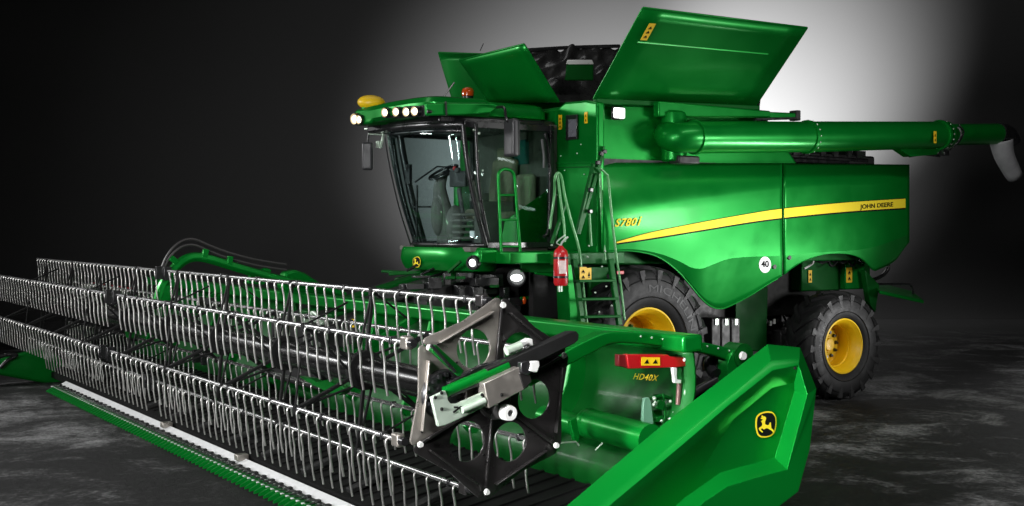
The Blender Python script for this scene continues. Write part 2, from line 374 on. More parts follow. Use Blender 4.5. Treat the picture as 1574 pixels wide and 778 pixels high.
# ---- wheels --------------------------------------------------------------------
LETR = mat('tyre_letter_rubber', (.035, .036, .037), .6)
def wheel(name, c, R, W, rim, side, nl, out=.0, letters=None):
    """c = hub centre at the middle of the tyre; side = -1 near, +1 far"""
    c = V(c); ax = V((0, side, 0)); h = W / 2; rr = rim + .03
    root = MB().lathe([(rim * .98, -h * .8), (rim * 1.04, -h * .82), (rim * 1.04, -h * .76), (rim * .93, -h * .6), (rim * .85, 0), (rim * .88, h * .35), (rim * .95, h * .52), (rim * .96, h * .62), (rim * 1.0, h * .7), (rim * 1.05, h * .8), (rim * 1.07, h * .84), (rim * 1.02, h * .86), (rim * .97, h * .78), (rim * .93, h * .66), (rim * .90, h * .62), (rim * .89, h * .5), (rim * .84, h * .42), (rim * .83, h * .2), (rim * .79, h * .16), (rim * .79, h * .0), (rim * .81, -h * .04), (rim * .80, -h * .5), (rim * .7, -h * .52)], c, ax, 64).build(name, YEL, C, angle=50)
    prof = [(rr, h * .80), (rr + .02, h * .9), (rim + (R - rim) * .35, h * 1.0), (rim + (R - rim) * .62, h * 1.0), (R - .10, h * .93), (R - .055, h * .82), (R - .045, h * .5), (R - .04, 0)]
    prof = prof + [(a, -b) for a, b in prof[::-1][1:]]
    t = MB().lathe(prof, c, ax, 72).build('tyre', RUBBER, root, angle=60)
    g = MB()
    for r0 in (rim + (R - rim) * .28, rim + (R - rim) * .68):
        g.lathe([(r0, h * .985), (r0 + .006, h * 1.025), (r0 + .012, h * 1.0)], c, ax, 72)
    g.build('bead_ring', RUBBER, t)
    L = MB()
    for i in range(nl):
        for s2 in (-1, 1):
            a0 = 2 * PI * (i + (.5 if s2 > 0 else 0)) / nl
            rows = []
            for k in range(6):
                f = k / 5; yy = s2 * h * (1.01 * f - .04); aa = a0 + (1 - f) * .36 * (1 if True else 0) * -1
                rt = R - (0 if f < .75 else (f - .75) * .22); wd = (.026 + .016 * f) / R * 1.15
                rb = R - .09 - (0 if f < .8 else .04)
                P = lambda r, th: c + V((math.sin(th) * r, side * yy, math.cos(th) * r))
                rows.append([P(rb, aa - wd * 1.35), P(rt, aa - wd), P(rt, aa + wd), P(rb, aa + wd * 1.35)])
            vs = [p for r in rows for p in r]; fs = []
            for k in range(5):
                for j in range(3): fs.append((k * 4 + j, k * 4 + j + 1, (k + 1) * 4 + j + 1, (k + 1) * 4 + j))
            fs += [(0, 1, 2, 3), (23, 22, 21, 20)]
            # shoulder foot running down the sidewall
            L.add(vs, fs)
            th = a0; f = 1.0; P2 = lambda r, t2, y2: c + V((math.sin(t2) * r, side * s2 * y2, math.cos(t2) * r)); w1 = .05 / R
            L.hexa([P2(R - .22, th - w1 * .5, h * .99), P2(R - .22, th + w1 * .5, h * .99), P2(R - .05, th + w1, h * .94), P2(R - .05, th - w1, h * .94),
                    P2(R - .22, th - w1 * .4, h * 1.012), P2(R - .22, th + w1 * .4, h * 1.012), P2(R - .05, th + w1 * .9, h * 1.025), P2(R - .05, th - w1 * .9, h * 1.025)])
    L.build('tread_lugs', RUBBER, t, angle=40)
    if side < 0:
        dz = -h * .38
        hb = MB().lathe([(0, dz + .03), (rim * .30, dz + .03), (rim * .34, dz + .01), (rim * .62, dz), (rim * .68, dz - .03), (rim * .78, dz - .05)], c, ax, 40).build('wheel_disc', YEL, root, angle=40)
        MB().lathe([(0, dz + .07), (rim * .22, dz + .065), (rim * .26, dz + .05), (rim * .26, dz)], c, ax, 24).build('hub_cap', YEL, root, .0, 40)
        nb = MB()
        for i in range(10):
            a = 2 * PI * i / 10 + .2; q = c + V((math.sin(a) * rim * .48, 0, math.cos(a) * rim * .48)) + ax * (dz + .0)
            nb.lathe([(.0, .045), (.02, .045), (.028, .01), (.028, -.01)], q, ax, 8)
        nb.build('wheel_nuts', BLACK if R < .9 else DKGREEN, root)
        if letters:
            txt, ra, a0, a1, hh = letters
            text_obj('tyre_lettering', txt, lambda u, v: c + V((math.sin(a0 + (a1 - a0) * u) * (ra + hh * v), -(h * 1.012), math.cos(a0 + (a1 - a0) * u) * (ra + hh * v))), LETR, t, .0)
    return root
FR = .985
fc = Q(1001, 537, y=-1.9)
wheel('front_wheel', (fc.x, -1.56, FR - .02), FR, .68, .435, -1, 20, letters=('MICHELIN', .66, -.05, 1.35, .09))
wheel('front_wheel', (fc.x, 1.56, FR - .02), FR, .68, .435, 1, 20)
rc = Q(1301, 533, y=-1.86); RR = .775
wheel('rear_wheel', (rc.x, -1.60, RR - .02), RR, .52, .365, -1, 18, letters=('MICHELIN', .50, -1.9, -.9, .06))
wheel('rear_wheel', (rc.x, 1.60, RR - .02), RR, .52, .365, 1, 18)
MB().tube([(fc.x, -1.3, .98), (fc.x, 1.3, .98)], .2, 16).build('front_axle', MATT, C)
MB().beam((rc.x, -1.3, .76), (rc.x, 1.3, .76), .25, .25).build('rear_axle', MATT, C, .03)
# inner wheel-arch liner
MB().bb(-1.1, 1.35, -1.16, -1.06, 1.3, 2.1).build('arch_liner', MATT, C)

# ---- grain tank -----------------------------------------------------------------
A = Q(912, 152, y=-1.62); Bq = Q(1162, 163, y=-1.62); ZT = 4.0
tk = MB()
tk.hexa([(-.50, -1.62, 3.17), (3.15, -1.62, 3.2), (3.15, 1.62, 3.2), (-.5, 1.62, 3.17), (-.50, -1.60, 3.96), (2.35, -1.60, 4.03), (2.35, 1.6, 4.03), (-.5, 1.6, 3.96)])
tk.build('grain_tank', GREEN, C, .05)
MB().beam(A + V((0, -.02, -.03)), Bq + V((.02, -.02, -.03)), .08, .07).build('hinge_beam', DKGREEN, C, .015)
b = MB(); b.beam(Q(1008, 168, y=-1.72), Q(1180, 176, y=-1.74), .12, .2, h2=.09); b.beam(Q(1176, 177, y=-1.74), Q(1224, 179, y=-1.76), .1, .085)
b.build('auger_support', GREEN, C, .02)
MB().beam(Q(1160, 184, y=-1.8), Q(1222, 182, y=-1.8), .05, .03).build('support_rod', BLACK, C)
MB().box(Q(1222, 178, y=-1.76), (.08, .14, .14)).build('support_end', MATT, C, .01)
# tank covers (thin folded sheets with turned edges)
def cover(name, p, th, parent=C, m=GREEN, fold=.028):
    a, b_, c_, d = [V(k) for k in p]; n = (b_ - a).cross(d - a).normalized()
    G = []
    for i in range(9):
        u = i / 8; row = []
        for j in range(9):
            v = j / 8; q = (a * (1 - u) + b_ * u) * (1 - v) + (d * (1 - u) + c_ * u) * v
            row.append(q + n * .02 * math.sin(PI * u) * math.sin(PI * v))
        G.append(row)
    o = MB().grid(G).build(name, m, parent, solid=th, off=0)
    e = MB()
    e.beam(d, c_, fold, fold * .8, n); e.beam(a, d, fold * .7, fold * .7, n); e.beam(b_, c_, fold * .7, fold * .7, n)
    e.build('cover_edge', m, o, .008)
    return o
near = [Q(912, 152, y=-1.66), Q(1162, 162, y=-1.66), Q(1241, 43, y=-2.6), Q(988, 12, y=-2.6)]
nc = cover('tank_cover', near, .02)
# pressed crease on near cover
pc = lambda u, v: (near[0] * (1 - u) + near[1] * u) * (1 - v) + (near[3] * (1 - u) + near[2] * u) * v
nn = (near[1] - near[0]).cross(near[3] - near[0]).normalized(); nn = nn if nn.y < 0 else -nn
MB().tube([pc(u, .66 + .0 * u) + nn * .022 for u in (.06, .3, .6, .85)], .014, 6).build('pressed_rib', GREEN, nc)
st = pc(.07, .79) + nn * .05
eu = (near[1] - near[0]).normalized(); ev = (near[3] - near[0]).normalized()
sticker(st + eu * .02, eu * .05, ev * .12, nn, nc, 3)
front = [Q(752, 157, x=-.52), Q(860, 157, x=-.52), Q(806, 68, x=-1.1), Q(706, 93, x=-1.1)]
fcv = cover('tank_cover', front, .02)
far = [V((-.5, 1.62, 3.98)), V((2.4, 1.62, 4.02)), V((2.7, 2.45, 5.22)), Q(674, 81, y=2.35)]
fv = cover('tank_cover', far, .02)
# black folding tarpaulin between the covers, wrinkled
def tarp(p, nu, nv, amp, name='tank_tarpaulin'):
    a, b_, c_, d = [V(k) for k in p]; n = (b_ - a).cross(d - a).normalized(); G = []
    for i in range(nu + 1):
        u = i / nu; row = []
        for j in range(nv + 1):
            v = j / nv; q = (a * (1 - u) + b_ * u) * (1 - v) + (d * (1 - u) + c_ * u) * v
            w = math.sin(u * 23 + 3 * math.sin(v * 5)) * .5 + math.sin(u * 41 + v * 9) * .3 + math.sin(v * 17 + u * 7) * .4
            row.append(q + n * amp * w * (.3 + .7 * v) + V((0, 0, amp * .5 * math.sin(u * 31) * v)))
        G.append(row)
    return MB().grid(G).build(name, FABRIC, C, solid=.012, off=0, angle=60)
tarp([Q(752, 158, y=1.50), Q(950, 158, y=1.50), Q(952, 72, y=2.1), Q(812, 77, y=2.1)], 60, 24, .06)
tarp([(2.3, 1.5, 4.0), (2.3, -1.6, 4.0), (2.45, -1.55, 4.75), (2.75, 2.1, 5.2)], 50, 16, .03)
MB().tube([Q(812, 77, y=2.08), Q(880, 73, y=2.08), Q(952, 71, y=2.08)], .03, 8, 4).build('tarpaulin_bow', BLACK, C)
wb = MB().hexa([Q(868, 124, y=1.2), Q(912, 124, y=1.2), Q(912, 124, y=1.28), Q(868, 124, y=1.28), Q(871, 98, y=1.2), Q(912, 98, y=1.2), Q(912, 98, y=1.28), Q(871, 98, y=1.28)]).build('tank_window', DKGREEN, C, .02)
MB().hexa([Q(870, 99, y=1.17), Q(913, 99, y=1.17), Q(913, 99, y=1.26), Q(870, 99, y=1.26), Q(872, 92, y=1.2), Q(910, 92, y=1.2), Q(910, 92, y=1.28), Q(872, 92, y=1.28)]).build('window_frame', BRIGHT, wb, .01)
# work light on tank wall
p = Q(950, 174, y=-1.68); wl = MB().box(p + V((0, .01, 0)), (.2, .05, .17)).build('work_light', BLACK, C, .03)
MB().box(p + V((0, -.025, 0)), (.165, .03, .125)).build('light_lens', LAMPC, wl, .04, seg=4)
# ---- front shoulder panel beside the cab -------------------------------------------
def fr(px, py, x=-.58): return Q(px, py, x=x)
sh = [fr(846, 400), fr(918, 400), fr(918, 157), fr(900, 154), fr(868, 157), fr(852, 170), fr(848, 190), fr(851, 250)]
MB().prism(sh, (.12, 0, 0)).build('shoulder_panel', GREEN, C, .03, seg=3)
o = MB().beam(fr(848, 251, -.59), fr(920, 249, -.59), .02, .02).build('panel_ridge', GREEN, C)
MB().beam(fr(848, 258, -.59), fr(920, 256, -.59), .012, .012).build('panel_ridge', DKGREEN, C)
hp = MB().prism([fr(871, 216, -.6), fr(888.5, 214, -.6), fr(888.5, 176, -.6), fr(871, 177, -.6)], (-.02, 0, 0)).build('access_hatch', BLACK, C, .008)
MB().prism([fr(874, 211, -.625), fr(886, 210, -.625), fr(886, 183, -.625), fr(874, 184, -.625)], (-.006, 0, 0)).build('hatch_pull', mat('grey_plastic', (.12, .12, .14), .3), hp, .003)
sticker(fr(861.5, 188, -.582), (0, -.036, 0), (0, 0, .092), (-1, 0, 0), C, 3)
sticker(fr(901, 181, -.582), (0, -.03, 0), (0, 0, .07), (-1, 0, 0), C, 2)
mb = MB()
for px, py in ((862, 240), (893, 222), (887, 236), (908, 250), (868, 262), (898, 268), (856, 300), (900, 305)): mb.ball(fr(px, py, -.585), .011, 8, 4)
mb.build('bolts', GALV, C)

# ---- unloading auger -----------------------------------------------------------------
def ring(path_pts, r): return MB().tube(path_pts, r, 28)
P0 = Q(1068, 211, y=-2.02); P1 = Q(1242, 210.5, y=-2.05); P2 = Q(1448, 207.5, y=-2.12); P3 = Q(1541, 206, y=-2.16)
ring([P0, P1], .205).build('auger_tube', GREEN, C, angle=30)
ring([P1, P2], [.208, .196]).build('auger_tube', GREEN, C, angle=30)
ring([P2, P3], .158).build('auger_end_tube', GREEN, C, angle=30)
dirA = (P2 - P1).normalized()
fl = MB()
for q, r in ((P0, .218), (P1 - dirA * .02, .226), (P2 - dirA * .06, .22), (P2 + dirA * .06, .20)):
    fl.lathe([(r - .05, -.025), (r, -.02), (r, .02), (r - .05, .025)], q, dirA, 36)
fl.build('auger_flange', GREEN, C, angle=30)
bl = MB()
for q, r, n in ((P1, .22, 16), (P2, .205, 16)):
    a = dirA.orthogonal().normalized(); b2 = dirA.cross(a)
    for i in range(n):
        th = 2 * PI * i / n; bl.ball(q + (a * math.cos(th) + b2 * math.sin(th)) * r + dirA * .015, .013, 6, 4)
bl.build('flange_bolts', GALV, C)
cl = MB(); c0 = P2 + dirA * .06
cl.tube([c0 + V((0, -.22, .1)), c0 + V((.02, -.27, 0)), c0 + V((0, -.2, -.14)), c0 + V((0, 0, -.26))], .018, 6, 4)
cl.tube([c0 + V((.05, -.2, .14)), c0 + V((.1, -.25, .02)), c0 + V((.05, -.18, -.14))], .015, 6, 4)
cl.box(c0 + V((-.02, 0, -.26)), (.12, .1, .09)); cl.build('auger_hinge', BLACK, C, .006)
MB().prism([Q(1378, 226, y=-2.1), Q(1448, 229, y=-2.1), Q(1440, 238, y=-2.1), Q(1400, 241, y=-2.1)], (0, .14, 0)).build('hinge_bracket', GREEN, C, .01)
MB().tube([Q(1398, 240, y=-2.04), Q(1420, 237, y=-2.04), Q(1444, 240, y=-2.04)], .022, 8, 3).build('fold_cylinder', BLACK, C)
sticker(Q(1437, 211, y=-2.335), (.03, 0, 0), (0, 0, .085), (0, -1, 0), C, 2)
# elbow joining tube to tank
MB().tube([P0 + (P1 - P0).normalized() * .02, P0 - (P1 - P0).normalized() * .12, Q(1044, 212, y=-1.98), Q(1030, 210, y=-1.86), Q(1026, 206, y=-1.7)], [.2, .17], 28, 4).build('auger_elbow', GREEN, C, angle=40)
MB().lathe([(0, .34), (.1, .34), (.15, .31), (.16, .22), (.16, -.28), (.14, -.30), (0, -.30)], Q(1036, 212, y=-1.76), (0, 0, 1), 28).build('auger_turret', GREEN, C, angle=30)
MB().box(Q(1052, 246, y=-1.85), (.35, .2, .1)).build('turret_base', MATT, C, .02)
# rubber spout at the end, tapered and hanging
sp = [[(1528, 194), (1552, 190), (1558, 214), (1524, 222)], [(1522, 222), (1556, 216), (1562, 236), (1530, 246)], [(1532, 250), (1564, 238), (1572, 262), (1546, 272)], [(1548, 274), (1571, 266), (1571, 270), (1554, 277)]]
G = []
for rowp in sp:
    f = [Q(a, b_, y=-2.16) for a, b_ in rowp]; l, r_ = (f[0] + f[3]) / 2, (f[1] + f[2]) / 2
cen = [(Q(1541, 203, y=-2.16), .17), (Q(1545, 212, y=-2.16), .175), (Q(1542, 228, y=-2.16), .15), (Q(1546, 248, y=-2.16), .135), (Q(1557, 272, y=-2.16), .115)]
MB().tube([Q(1532, 205, y=-2.16), Q(1546, 209, y=-2.16), Q(1552, 220, y=-2.16)], [.17, .165], 24, 4).build('spout_elbow', BLACK, C, angle=40)
MB().tube([Q(1539, 216, y=-2.16), Q(1544, 240, y=-2.16), Q(1560, 272, y=-2.16)], [.175, .12], 20, 4, cap=False).build('rubber_spout', mat('grey_spout_rubber', (.3, .3, .31), .55, 0, 0, .35, 7, .25), C, solid=.015)

# ---- rear platform ------------------------------------------------------------------------
MB().hexa([Q(1340, 437, y=-.9), Q(1352, 452, y=-1.7), Q(1420, 467, y=-1.7), Q(1402, 452, y=-.9)] + [p + V((0, 0, .05)) for p in (Q(1340, 437, y=-.9), Q(1352, 452, y=-1.7), Q(1420, 467, y=-1.7), Q(1402, 452, y=-.9))]).build('rear_step', GREEN, C, .01)
MB().tube([Q(1338, 437, y=-1.3), Q(1390, 437, y=-1.3), Q(1401, 440, y=-1.3), Q(1404, 456, y=-1.3)], .017, 6, 3).build('step_rail', BLACK, C)
MB().tube([Q(1362, 398, y=-1.2), Q(1365, 412, y=-1.2), Q(1356, 424, y=-1.2), Q(1336, 432, y=-1.2)], .03, 8, 5).build('hose', BLACK, C)
MB().prism([Q(1330, 415, y=-1.45), Q(1352, 438, y=-1.45), Q(1346, 480, y=-1.45), Q(1338, 470, y=-1.45)], (0, .1, 0)).build('mud_bracket', DKGREEN, C, .01)
b = MB()
for px in range(1250, 1350, 10): b.tube([Q(px, 402, y=-1.2), Q(px + 6, 394 + (px % 3) * 3, y=-1.25), Q(px + 14, 404, y=-1.2)], .025, 6, 3)
b.build('hose', MATT, C)

# ================================================================== CAB
cab = MB()
nb0, nb1 = Q(748, 377, y=-.95), Q(712, 192, y=-.95)
fb0, fb1 = Q(650, 375, x=-1.66), Q(611, 200, x=-1.95)
XB = -.70
def wpt(u, v, off=0):
    a = nb0 * (1 - u) + fb0 * u; b_ = nb1 * (1 - u) + fb1 * u; q = a * (1 - v) + b_ * v
    bul = (.24 + .06 * v) * max(0, 1 - (2 * u - 1) ** 4) ** .8 + .05 * math.sin(PI * v)
    return q + V((-bul - off, .16 * u ** 3 * (0 if u < 0 else 1), 0))
cabin = MB().bb(XB, -.56, -.93, .95, 2.15, 3.72).build('cab_rear_wall', TRIM, C, .02)
MB().bb(-1.85, XB, -.9, .9, 2.12, 2.18).build('cab_floor', TRIM, C, .01)
G = [[wpt(i / 24, j / 10) for j in range(11)] for i in range(25)]
MB().grid(G).build('windscreen', GLASS, C, solid=.006)
fr_ = MB()
fr_.tube([wpt(-.005, j / 8, .01) for j in range(9)], .035, 8)
fr_.tube([wpt(1.0, j / 8, .0) + V((.01, .02, 0)) for j in range(9)], .03, 8)
fr_.tube([Q(614, 203, y=.84), Q(620, 240, y=.84), Q(634, 310, y=.82), Q(652, 376, y=.78)], .05, 8, 4)
fr_.build('front_pillar', BLACK, C)
e = MB(); e.tube([wpt(i / 16, .0, .01) for i in range(17)], .03, 8); e.tube([wpt(i / 16, 1.0, .0) for i in range(17)], .05, 8)
e.tube([wpt(i / 16, .95, -.03) for i in range(17)], .03, 8)
e.build('windscreen_frame', BLACK, C)
# door: near side glass with frame, and the same on the far side
for s, nm in ((-1, 'cab_door'), (1, 'cab_side_window')):
    y = -.96 if s < 0 else .90
    x0b, x0t = (nb0.x, nb1.x)
    d = MB().add([(x0b, y, nb0.z), (XB, y, nb0.z), (XB, y, 3.68), (x0t, y, 3.68)], [(0, 1, 2, 3)]).build(nm, GLASSD if s < 0 else GLASS, C, solid=.006)
    f = MB(); f.beam((x0b, y, nb0.z), (XB, y, nb0.z), .05, .07); f.beam((XB, y, nb0.z), (XB, y, 3.7), .09, .06, (1, 0, 0)); f.beam((x0t, y, 3.66), (XB, y, 3.66), .05, .08)
    if s < 0:
        f.tube([(XB - .12, y - .02, 2.3), (XB - .04, y - .02, 2.45), (XB - .03, y - .02, 3.3), (XB - .1, y - .02, 3.6)], .025, 8, 4)
        f.tube([Q(731, 190, y=-.98), Q(737, 290, y=-.98), Q(752, 372, y=-.98)], .028, 8, 5)
    f.build('door_frame', BLACK, d, .006)
    if s < 0:
        h = MB(); h.tube([Q(833, 214, y=-1.02), Q(836, 238, y=-1.02), Q(836, 258, y=-1.02)], .018, 8, 4); h.build('grab_handle', RUBG, d)
        b = MB()
        for px, py, r in ((736, 205, .02), (728, 200, .014), (735, 232, .012), (742, 262, .012)): b.ball(Q(px, py, y=-1.0), r, 8, 5)
        b.build('catch', GALV, d)
MB().tube([Q(590, 200, y=1.2) + V((0, 0, 0)), Q(600, 260, y=1.15), Q(614, 320, y=1.1), Q(632, 378, y=1.0)], .012, 6, 5).build('wiper_hose', BLACK, C)
MB().prism([Q(843, 292, y=-.92), Q(776, 340, y=-.92), Q(770, 376, y=-.92), Q(842, 376, y=-.92)], (0, .02, 0)).build('green_door_sheet', GREEN, C)  # green sheet just inside the lower corner of the door glass
MB().box((XB - .012, -.28, 3.4), (.02, .42, .32)).build('window_reflection_panel', mat('teal_reflection_paint', (.02, .13, .11), .1), C, .02)  # teal panel painted to stand for a window reflection
# roof
rp = [(-2.42, -1.03), (-2.53, -.7), (-2.56, 0), (-2.52, .75), (-2.42, 1.08), (-.55, 1.05), (-.55, -.72), (-1.5, -.74), (-1.62, -1.03)]
G = []
mb = MB(); n = len(rp)
lay = [(0, 3.76, .10), (.0, 3.80, .0), (0, 3.90, .0), (0, 3.96, .07), (0, 3.985, .22), (0, 3.99, .6)]
cx_, cy_ = -1.5, 0.02
rings = []
rpp = [(p.x, p.y) for p in [V((a, b_, 0)) for a, b_ in rnd_poly(rp, .16, 5)]]
for _, z, ins_ in lay:
    rings.append([V((a + (cx_ - a) * ins_ / 1.0 * .5, b_ + (cy_ - b_) * ins_ * .6, z)) for a, b_ in rpp])
m_ = len(rpp); vs = [p for r in rings for p in r]
fs = [(i * m_ + k, i * m_ + (k + 1) % m_, (i + 1) * m_ + (k + 1) % m_, (i + 1) * m_ + k) for i in range(len(rings) - 1) for k in range(m_)] + [tuple(range(m_))[::-1], tuple((len(rings) - 1) * m_ + k for k in range(m_))]
roof = MB().add(vs, fs).build('cab_roof', GREEN, C, 0, 30)
MB().bb(-2.3, -.6, -.92, .98, 3.66, 3.765).build('roof_lining', BLACK, C, .03)
# green side fairing with a pointed rear end
MB().prism([Q(655, 158, y=-1.06), Q(757, 158, y=-1.06), Q(768, 161, y=-1.06), Q(755, 174, y=-1.06), Q(715, 177, y=-1.06), Q(656, 178, y=-1.06)], (0, .06, 0)).build('roof_fairing', GREEN, roof, .02, seg=3)
MB().beam(Q(685, 156, y=-1.075), Q(686, 177, y=-1.075), .02, .02, (0, 1, 0)).build('fairing_seam', BLACK, roof)
# light pods on the front of the roof
LX = -2.56
def rooflight(px, py, x=LX, r=.05, w=1):
    p = Q(px, py, x=x)
    o = MB().lathe([(0, -.03), (r * 1.25, -.03), (r * 1.3, .05), (r * 1.05, .055)], p, (-1, -.25, -.08), 20).build('roof_light', BLACK, roof)
    MB().lathe([(r * .72, .050), (r * 1.1, .058)], p, (-1, -.25, -.08), 20).build('reflector', REFL, o)
    MB().lathe([(0, .065), (r * .4, .062), (r * .78, .048)], p, (-1, -.25, -.08), 20).build('light_lens', LAMPW, o)
MB().prism([Q(588, 164, x=LX + .02), Q(650, 162, x=LX + .02), Q(659, 171, x=LX + .02), Q(652, 180, x=LX + .02), Q(588, 182, x=LX + .02)], (.06, 0, 0)).build('light_recess', BLACK, roof, .01)
for a in ((596, 173), (613, 172), (629, 172), (642, 171)): rooflight(*a)
MB().prism([Q(538, 178, x=-2.5), Q(548, 168, x=-2.52), Q(574, 166, x=-2.54), Q(580, 176, x=-2.54), Q(568, 190, x=-2.54), Q(545, 193, x=-2.52)], (.3, 0, 0)).build('corner_pod', GREEN, roof, .03, seg=3)
rooflight(549, 183, -2.53, .062); rooflight(556, 184, -2.53, .05)
# receiver dome, beacon, aerials
MB().ball(Q(571, 158, x=-2.3) + V((0, 0, .0)), (.185, .185, .10), 24, 10, Matrix.Rotation(.12, 3, 'X')).build('receiver_dome', YEL, roof)
MB().lathe([(.14, -.09), (.13, -.02), (.15, 0)], Q(571, 160, x=-2.3), (0, 0, 1), 20).build('dome_mount', GREEN, roof)
p = Q(719, 145, x=-1.25); bc = MB().lathe([(.07, -.11), (.075, -.03), (.06, -.02), (.0, -.02)], p, (0, 0, 1), 20).build('beacon_base', BLACK, roof)
MB().lathe([(.078, -.025), (.082, .03), (.07, .07), (.03, .09), (0, .09)], p, (0, 0, 1), 24).build('beacon', ORANGE, bc)
a = MB(); a.tube([Q(679, 153, y=-.2), Q(698, 127, y=-.2)], .01, 6); a.ball(Q(678, 153, y=-.2), (.05, .03, .02), 10, 5); a.tube([Q(738, 78, y=1.2), Q(743, 67, y=1.2)], .006, 5)
a.build('aerial', BLACK, roof)
# mirrors
def mirror(c, w, h, arm, tilt=.5):
    R = Matrix.Rotation(tilt, 3, 'Z')
    o = MB().box(c, (.10, w, h), R).build('mirror', mat('mirror_housing', (.035, .035, .038), .4) if 'mirror_housing' not in bpy.data.materials else bpy.data.materials['mirror_housing'], C, .035, seg=4)
    MB().box(V(c) + R @ V((.055, 0, 0)), (.006, w * .84, h * .9), R).build('mirror_glass', BLACK, o)
    MB().tube(arm, .018, 8, 5).build('mirror_arm', BLACK, o)
mc = Q(786, 212, y=-1.42)
mirror(mc, .22, .45, [Q(764, 165, y=-1.08), Q(775, 166, y=-1.3), Q(778, 182, y=-1.4), mc + V((0, 0, .15))], .0)
mc = Q(565, 240, y=1.25)
mirror(mc, .15, .38, [Q(592, 195, y=1.05), Q(575, 198, y=1.15), Q(567, 206, y=1.22), mc + V((0, 0, .12))], 1.0)
b = MB(); b.tube([Q(592, 192, y=1.1), Q(588, 215, y=1.1), Q(584, 228, y=1.12)], .02, 6, 3); b.box(Q(583, 222, y=1.15), (.06, .08, .09)); b.tube([Q(566, 206, y=1.2), Q(592, 207, y=1.1)], .014, 6); b.tube([Q(560, 198, y=1.25), Q(600, 200, y=1.0)], .014, 6)
b.build('mirror_bracket', GALV, C)
# interior: seat, steering column, screens, console
s_ = MB(); s_.bb(-1.28, -.82, -.32, .2, 2.52, 2.66); st0 = s_.build('driver_seat', SEATM, C, .05, seg=3)
MB().box((-.83, -.06, 2.98), (.13, .5, .68), Matrix.Rotation(.15, 3, 'Y')).build('backrest', SEATM, st0, .05, seg=3)
MB().box((-.80, -.06, 3.38), (.1, .28, .18)).build('headrest', SEATM, st0, .04)
MB().bb(-1.2, -.9, -.25, .12, 2.18, 2.52).build('seat_base', MATT, st0, .02)
s_ = MB().bb(-1.2, -.85, -.8, -.42, 2.5, 2.62).build('companion_seat', SEATM, C, .04)
MB().box((-.83, -.6, 2.85), (.1, .36, .5)).build('backrest', SEATM, s_, .04)
cons = MB(); cons.bb(-1.45, -.95, -.5, -.34, 2.18, 2.75); cons.box((-1.42, -.42, 2.8), (.2, .16, .1)); cons.tube([(-1.45, -.42, 2.8), (-1.5, -.42, 2.95)], .025, 8); cons.ball((-1.52, -.42, 2.97), .045, 10, 6)
for k in range(5): cons.box(Q(712, 330 + k * 9, y=-.5), (.22, .2, .035))
cons.build('armrest_console', TRIM, C, .01)
wc = Q(683, 268, y=.2)
colm = MB(); colm.tube([Q(690, 372, y=.2), Q(683, 330, y=.2), Q(676, 290, y=.2), wc], [.16, .05], 12, 4); colm.ball(Q(674, 330, y=.2), (.1, .1, .28), 12, 8)
colm.ball(Q(700, 345, y=.0), (.14, .12, .25), 12, 8)
colm.build('steering_column', TRIM, C)
R = Matrix.Rotation(-.5, 3, 'Y')
w = MB(); w.tube([wc + R @ V((.2 * math.cos(t * PI / 16), .2 * math.sin(t * PI / 16), .03)) for t in range(33)], .017, 8, cap=False)
for k in range(3): w.tube([wc + R @ V((0, 0, .01)), wc + R @ V((.2 * math.cos(k * 2.1 + .4), .2 * math.sin(k * 2.1 + .4), .03))], .015, 6)
w.box(wc, (.13, .13, .06), R); w.build('steering_wheel', BLACK, C)
sc_ = MB(); sc_.box(Q(705, 275, y=-.35), (.06, .25, .2), Matrix.Rotation(.4, 3, 'Z')); sc_.box(Q(700, 262, y=-.3), (.05, .2, .06)); sc_.tube([Q(705, 290, y=-.35), Q(715, 350, y=-.4)], .03, 8); sc_.build('display', MATT, C, .01)
MB().ball(Q(699, 259, y=-.3), (.03, .03, .03), 8, 6).build('hazard_switch', RED, C)
cr = MB(); cr.box(Q(628, 268, y=.72), (.04, .12, .26)); cr.tube([Q(641, 285, y=.6), Q(641, 370, y=.6)], .016, 6); cr.tube([Q(632, 318, y=.7), Q(668, 318, y=.5)], .012, 6); cr.tube([Q(638, 280, y=.6), Q(672, 256, y=.4), Q(700, 258, y=.2)], .012, 6)
cr.build('inner_rail', BLACK, C)
MB().box(Q(726, 360, y=-.8), (.01, .1, .08)).build('label_tag', WHITE, C)
# front skirt below the windscreen
sk = [(-1.45, -.96), (-1.75, -.97), (-1.98, -.5), (-2.02, .1), (-1.98, .6), (-1.85, .84), (-1.45, .88)]
rr_ = rnd_poly(sk, .14, 5); rings = []
for z, k in ((2.17, .03), (2.13, 0.0), (2.02, -.02), (1.94, .02), (1.885, .07), (1.87, .16)):
    rings.append([V((a + (-1.45 - a) * k * 1.4, b_ * (1 - k * .5), z)) for a, b_ in rr_])
m_ = len(rr_); vs = [p for r in rings for p in r]
fs = [(i * m_ + k, i * m_ + (k + 1) % m_, (i + 1) * m_ + (k + 1) % m_, (i + 1) * m_ + k) for i in range(len(rings) - 1) for k in range(m_)] + [tuple(range(m_))[::-1], tuple((len(rings) - 1) * m_ + k for k in range(m_))]
skirt = MB().add(vs, fs).build('cab_skirt', GREEN, C, 0, 40)
def skp(a, b_, h):   # on the curved skirt front near px 644,403
    q0 = Q(644 + a * 12, 403 + b_ * 17, x=-2.005); return V((-2.035 - h + .1 * max(0, (q0.y - .35)), q0.y, q0.z))
emblem(skp, skirt)
p = Q(727, 404, x=-1.97); o = MB().lathe([(0, -.05), (.09, -.03), (.085, .02), (.07, .02)], p, (-1, -.5, -.1), 20).build('skirt_light', BLACK, skirt); MB().lathe([(0, .03), (.035, .025), (.045, .015)], p, (-1, -.5, -.1), 20).build('light_lens', LAMPC, o)
MB().beam(Q(690, 418, x=-2.0), Q(708, 402, x=-2.0), .03, .03).build('skirt_vent', DKGREEN, skirt)
